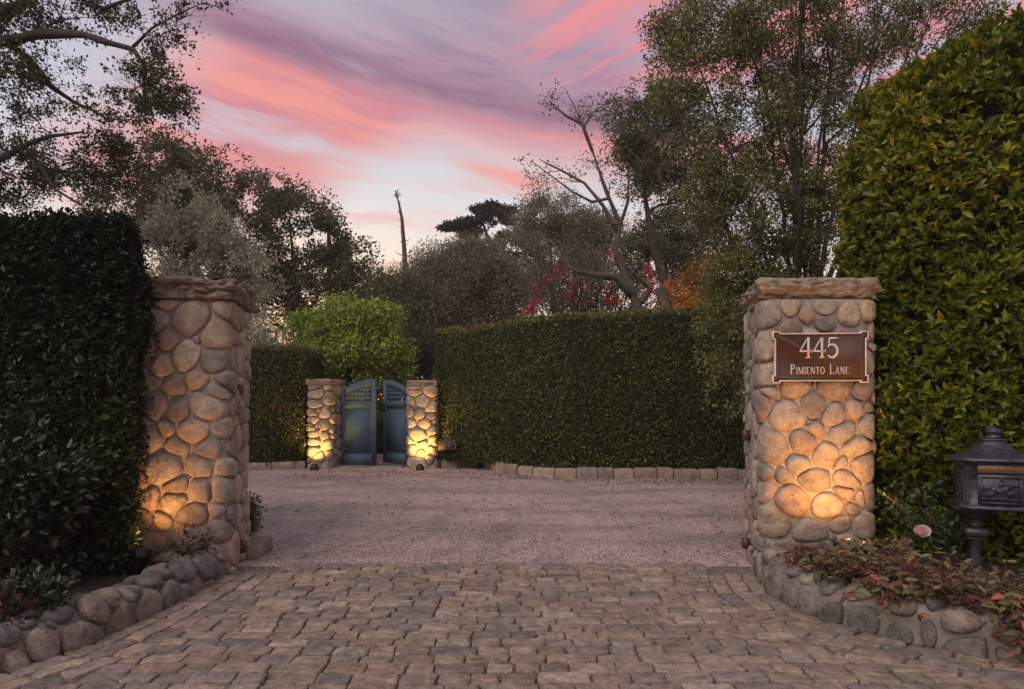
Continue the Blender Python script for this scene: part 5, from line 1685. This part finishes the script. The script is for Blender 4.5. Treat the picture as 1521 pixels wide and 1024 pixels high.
# sparse leaning tree with a bent dead limb
dL = 18.0
lt = [at(952, 520, dL) * np.array([1, 1, 0]) + np.array([0, 0, 1.2]), at(945, 452, dL), at(928, 410, dL), at(915, 372, dL), at(921, 335, dL), at(905, 295, dL), at(893, 262, dL), at(880, 225, dL), at(866, 185, dL), at(850, 152, dL), at(838, 130, dL)]
ex = [
    (line_px([(940, 440), (915, 412), (890, 408), (862, 405), (846, 398), (840, 388)], dL, (0, -.2, -.4, -.5, -.5, -.5)), [.115, .10, .085, .06, .035, .006]),
    (line_px([(918, 345), (895, 305), (868, 272), (838, 256), (812, 243), (800, 236)], dL, (0, .2, .4, .6, .7, .7)), [.06, .05, .04, .03, .02, .008]),
    (line_px([(920, 338), (932, 300), (934, 262), (930, 240)], dL, (0, -.1, -.2, -.3)), [.05, .04, .025, .012]),
    (line_px([(880, 225), (865, 185), (838, 170), (815, 150)], dL), [.05, .04, .03, .012]),
    (line_px([(905, 295), (880, 300), (850, 285), (790, 240)], dL, (0, -.3, -.5, -.6)), [.045, .035, .025, .01]),
    (line_px([(866, 190), (880, 168), (905, 150)], dL), [.03, .02, .01]),
    (line_px([(950, 450), (968, 430), (935, 400), (905, 390)], dL, (0, .3, .4, .5)), [.10, .06, .05, .02])]
tree('leaning_tree', 'leaning sparse tree with thin bare upper branches and a bent grey limb', 'tree', lt, [.16, .12, .09, .07, .06, .048, .038, .03, .022, .014, .006],
     blobs_px([(855, 165, 35, 30, .8, 0), (820, 150, 18, 20, .3, 0), (800, 250, 25, 26, .5, .6), (840, 262, 28, 25, .4, .5), (878, 230, 30, 30, .5, 0), (905, 260, 25, 35, .4, 0), (895, 160, 20, 16, .3, 0), (880, 320, 35, 30, .5, 0), (790, 270, 25, 14, .15, .5)], dL),
     M['leaf_brown'], M['bark_pale'], 1500, .085, 56, .24, extra_limbs=ex, thin=.25, twigs=2, aspect=.45, limb_r=.3)
# the tree behind it
dT = 20
simple_tree('garden_tree', 'grey green tree with a thin forked trunk behind the leaning tree', 985, dT, [(955, 190, 45, 50, 2, 0), (985, 240, 50, 45, 2, 0), (1010, 170, 40, 50, 1.4, .5), (930, 225, 25, 35, .8, 0), (1020, 280, 35, 40, 1, .5), (960, 270, 28, 22, .6, 0), (965, 150, 25, 18, .5, 0), (920, 150, 12, 12, .15, 0)], M['leaf_brown'], 34000, .095, 190, .42,
            trunk_px=[at(1000, 520, dT) * np.array([1, 1, 0]), at(990, 440, dT), at(972, 370, dT), at(962, 320, dT), at(956, 270, dT), at(958, 220, dT)], trad=[.15, .12, .10, .08, .055, .03], thin=.38, twigs=2)
simple_tree('garden_tree', 'small bushy tree low behind the bright red flowers', 985, 25, [(990, 350, 40, 40, 1.3, 0), (955, 385, 45, 40, 1.2, 0), (1035, 370, 45, 45, 1.3, 0), (1000, 400, 70, 35, 1.3, 0), (1055, 320, 30, 40, .8, 0)], M['leaf_brown'], 38000, .118, 130, .55, thin=.40, twigs=2)
# big many stemmed tree behind the address pillar
dM = 10.5
b0 = at(1190, 600, dM); b0[2] = 0
st = [b0, b0 + np.array([-.05, 0, 1.5]), at(1185, 330, dM), at(1180, 180, dM), at(1190, 30, dM), at(1200, -120, dM)]
ex = []
for (p0, p1, p2, r) in [((1180, 520), (1100, 250), (1015, 40), .07), ((1190, 500), (1150, 230), (1110, -60), .07), ((1200, 480), (1230, 200), (1240, -80), .07), ((1205, 470), (1260, 210), (1330, -70), .07), ((1175, 540), (1080, 330), (985, 130), .05), ((1210, 470), (1310, 200), (1400, -80), .07), ((1215, 480), (1330, 230), (1470, -60), .07), ((1185, 420), (1130, 300), (1060, 230), .04), ((1180, 300), (1150, 120), (1050, -40), .045), ((1195, 200), (1215, 80), (1290, -60), .04), ((1200, 300), (1275, 120), (1370, -60), .045)]:
    dd = RNG.uniform(-.5, .6)
    for rep in range(2):
        off = RNG.normal(size=3) * np.array([.22, .3, .1]) * rep
        q = curve_pts(at(*p0, dM), at(*p2, dM + dd) + off * 2, (at(*p1, dM + dd * .5) + off - (at(*p0, dM) + at(*p2, dM + dd)) / 2), 9, .03)
        rr_ = r * (.62 - .15 * rep); ex.append((q, list(np.linspace(rr_, rr_ * .15, 10))))
tree('multi_stem_tree', 'big many stemmed small leaved tree towering behind the address pillar', 'tree', st, [.09, .08, .065, .05, .035, .02],
     blobs_px([(1080, 60, 70, 70, 2.2, 0), (1180, 70, 80, 90, 3, .2), (1020, 110, 45, 80, 1.1, -.2), (1100, 190, 75, 75, 2.6, 0), (1200, 210, 70, 90, 2.6, .2), (1060, 280, 50, 60, 1.6, 0), (1130, 320, 75, 70, 2.6, 0), (1210, 340, 50, 80, 1.8, .2), (1100, 420, 48, 50, 1.5, -.2), (1085, 500, 30, 60, 1.0, -.3), (1095, 570, 22, 45, .6, -.3), (1160, 430, 70, 60, 1.8, .3), (1290, 60, 60, 70, 1.5, .3), (1000, 40, 35, 45, .5, 0), (1380, 30, 60, 45, .9, .4), (1465, 20, 45, 25, .35, .5), (1290, 130, 40, 40, .8, .3), (1175, -30, 200, 30, 1.5, 0)], dM),
     M['leaf_stem_tree'], M['bark'], 160000, .060, 640, .26, extra_limbs=ex, aspect=.42, thin=.385, twigs=2, limb_r=.3, upright=.2)
# round green tree behind the gate
dR = 18.3
rt = at(520, 600, dR)
tree('round_tree', 'round bright green clipped tree behind the blue gate', 'tree', [np.array([rt[0], dR, 0]), np.array([rt[0], dR, 1.2]), at(520, 520, dR)], [.11, .09, .06],
     blobs_px([(520, 510, 78, 62, 4, 0), (470, 490, 40, 38, 1, 0), (565, 495, 40, 45, 1.2, 0), (520, 475, 60, 28, 1.4, 0), (595, 540, 14, 28, .25, 0), (520, 580, 70, 50, 2, 0)], dR),
     M['leaf_ficus'], M['bark'], 42000, .105, 210, .34, aspect=.48, droop_dir=.35)
# bougainvillea: bare brown twigs full of red bracts
def bougainvillea():
    d = 18.9
    c = at(880, 470, d)
    t = thing('bougainvillea', 'straggling brown bougainvillea with red flowers above the long hedge', 'flowering shrub', (c[0], d, 0.1))
    m = MB(); tips = []
    for k in range(230):
        px = RNG.uniform(770, 1010); h = 445 - 55 * math.exp(-((px - 860) / 80) ** 2) - RNG.uniform(-12, 45)
        f = at(RNG.normal(880, 45), 560, d + RNG.normal() * .3); e = at(px, h, d + RNG.normal() * .5)
        q = curve_pts(f, e, (RNG.normal() * .25, RNG.normal() * .2, .35), 6, .05)
        m.tube(q, np.linspace(.022, .006, 7), 4, cap=False); tips += q[3:]
    m.build('stem', M['bark_pale'], t)
    T = np.array(tips)
    n = 5200; P = T[RNG.integers(0, len(T), n)] + RNG.normal(size=(n, 3)) * .12
    leaves('foliage', P, rdir(n), rdir(n), RNG.uniform(.05, .09, n), RNG.uniform(.025, .045, n), M['leaf_brown'], t, False)
    C = []
    for px, py, k, s in [(790, 458, 26, .05), (797, 446, 16, .05), (782, 462, 10, .04), (845, 438, 14, .09), (835, 405, 14, .12), (820, 415, 10, .1), (800, 425, 10, .1), (905, 448, 26, .06), (918, 450, 20, .05), (965, 430, 16, .06), (968, 407, 16, .05), (972, 420, 10, .06), (985, 428, 12, .06), (960, 400, 8, .08), (880, 380, 12, .14), (915, 388, 14, .12), (1000, 425, 12, .08), (850, 420, 10, .1), (905, 430, 12, .1), (940, 433, 10, .08), (990, 445, 10, .08), (870, 440, 10, .15)]:
        C.append(at(px, py, d - .55) + RNG.normal(size=(k, 3)) * s)
    P = np.concatenate(C); n = len(P)
    P = np.repeat(P, 3, axis=0) + RNG.normal(size=(n * 3, 3)) * .02
    leaves('flower', P, rdir(n * 3), rdir(n * 3), RNG.uniform(.05, .085, n * 3), RNG.uniform(.045, .07, n * 3), M['petal_red'], t, False)


bougainvillea()
simple_tree('rusty_shrub', 'rust coloured shrub lit orange behind the long hedge', 1040, 16.6, [(1035, 425, 28, 30, 1, 0), (1050, 450, 34, 25, 1, 0), (1010, 440, 25, 25, .7, 0), (1060, 405, 22, 25, .6, 0)], M['leaf_orange'], 9000, .08, 50, .26, cat='shrub', group=None, twigs=2)
st_ = [at(993, 520, 16.4), at(990, 455, 16.4), at(984, 440, 16.4), at(978, 428, 16.4)]; st_[0][2] = 0
mb = MB(); mb.tube(st_, [.17, .15, .13, .12], 10); mb.build('tree_stump', M['bark_pale'], None, smooth=True)
tag(bpy.data.objects['tree_stump'], 'sawn off leaning trunk lit orange beside the rusty shrub', 'tree stump')
uplight('black uplight hidden behind the long hedge below the rusty shrub', (3.9, 16.0, 2.2), (4.15, 16.6, 4.6), 170, 110, 0.8, s=1.3, col=(1.0, .50, .14))

# far wood that closes the view
def far_wood():
    P = []
    for k in range(90):
        x = RNG.uniform(-60, 60); y = RNG.uniform(52, 62); h = RNG.uniform(5.5, 8.2) * (1 + .35 * abs(x) / 60)
        m = 240
        P.append(np.column_stack([x + RNG.normal(size=m) * 1.8, y + RNG.normal(size=m) * 1.5, h * RNG.random(m) ** .7]))
    P = np.concatenate(P); n = len(P)
    o = leaves('far_wood', P, rdir(n), rdir(n), RNG.uniform(.4, .8, n), RNG.uniform(.25, .5, n), M['leaf_brown'], None, False)
    tag(o, 'far belt of dim woodland closing the view', 'woodland', kind='stuff')


far_wood()

# ================================================================== LITTER ON THE GRAVEL
def litter():
    n = 900
    x = RNG.uniform(-4.6, 4.6, n); y = 15.6 - np.abs(RNG.normal(size=n)) * 1.3
    k = 420
    x = np.concatenate([x, RNG.uniform(-3.0, 3.6, k)]); y = np.concatenate([y, RNG.uniform(6.6, 14, k)])
    lim = np.interp(x, [-9, -4.7, -2.4, -.7, -.45, .5, 1.2, 6], [15.0, 15.5, 15.6, 15.55, 15.0, 13.75, 13.35, 13.3])
    y = np.where(y > lim, lim - np.abs(RNG.normal(size=len(y))) * .5, y)
    P = np.column_stack([x, y, np.full(len(x), .022)])
    D = RNG.normal(size=P.shape); D[:, 2] = RNG.uniform(-.1, .25, len(x)); N = RNG.normal(size=P.shape) * .3 + np.array([0, 0, 1])
    L = RNG.uniform(.02, .055, len(x))
    o = leaves('fallen_leaves', P, D, N, L, L * .5, M['leaf_dry'], None, True, fold=.3)
    tag(o, 'dry leaves scattered over the pink gravel', 'fallen leaves', kind='stuff')


litter()


def pebbles(name, label, P, r, mat):
    """Loose grit: every pebble is a small six-cornered stone."""
    n = len(P)
    A = norm(RNG.normal(size=(n, 3)) * np.array([1, 1, .3])); B = norm(np.cross(A, RNG.normal(size=(n, 3)) * .3 + np.array([0, 0, 1.0]))); C = np.cross(A, B)
    r = np.asarray(r)[:, None]
    k = RNG.uniform(.6, 1.0, (n, 3))
    V = np.stack([P + A * r * 1.2, P + B * r * k[:, :1], P - A * r * k[:, 1:2], P - B * r * .9, P + C * r * k[:, 2:3] * .7, P - C * r * .6], axis=1).reshape(-1, 3)
    base = np.arange(n)[:, None] * 6
    loops = (base + np.array([[0, 1, 4, 1, 2, 4, 2, 3, 4, 3, 0, 4, 1, 0, 5, 2, 1, 5, 3, 2, 5, 0, 3, 5]])).ravel()
    o = make_obj(name, V, loops, np.arange(n * 8) * 3, mat, None, tint=np.repeat(RNG.random(n), 6))
    tag(o, label, 'gravel', kind='stuff')


M['grit'] = leaf_mat('grit_stone', [(0, G(.16, .12, .11)), (.5, G(.34, .25, .23)), (.85, G(.46, .36, .33)), (1, G(.66, .57, .54))], 0.9, 0.0, 0.2)
n = 9000
x = RNG.uniform(-3.4, 4.2, n); y = 6.34 + np.abs(RNG.normal(size=n)) * 1.5
y = np.where(RNG.random(n) < .12, 6.36 - np.abs(RNG.normal(size=n)) * .22, y)
ok = ~((x < -2.45) & (y > 5.9) & (y < 7.0)) & ~((x > 2.1) & (y < 7.0)) & ~((x < -2.4) & (y < 6.4))
pebbles('loose_gravel', 'loose pink pebbles lying on the gravel and over its edge', np.column_stack([x, y, np.where(y < 6.36, .024, .012)])[ok], RNG.uniform(.004, .011, n)[ok], M['grit'])
n = 40000
y = RNG.uniform(3.0, 6.35, n); x = np.interp(y, [3.0, 3.75, 4.5, 6.3], [-3.1, -2.75, -2.5, -2.45]) + RNG.random(n) * (np.interp(y, [3.0, 3.8, 4.0, 4.4, 5, 6.3], [4.2, 3.0, 2.7, 2.3, 2.05, 2.1]) - np.interp(y, [3.0, 3.75, 4.5, 6.3], [-3.1, -2.75, -2.5, -2.45]))
pebbles('joint_gravel', 'pale grit lying in the joints of the cobbles', np.column_stack([x, y, RNG.uniform(-.002, .015, n)]), RNG.uniform(.0025, .006, n), M['grit'])


# ================================================================== EVENING AIR
m, nt, out = new_mat('evening_air')
v = nd(nt, 'ShaderNodeVolumePrincipled')
v.inputs['Color'].default_value = (0.92, 0.82, 0.76, 1); v.inputs['Density'].default_value = 0.0015; v.inputs['Anisotropy'].default_value = 0.3
nt.links.new(v.outputs[0], out.inputs['Volume'])
mb = MB(); mb.box(-76, 76, -10, 75, -1.03, 17)
tag(mb.build('haze', m), 'thin evening haze in the air over the garden', 'haze', kind='stuff')
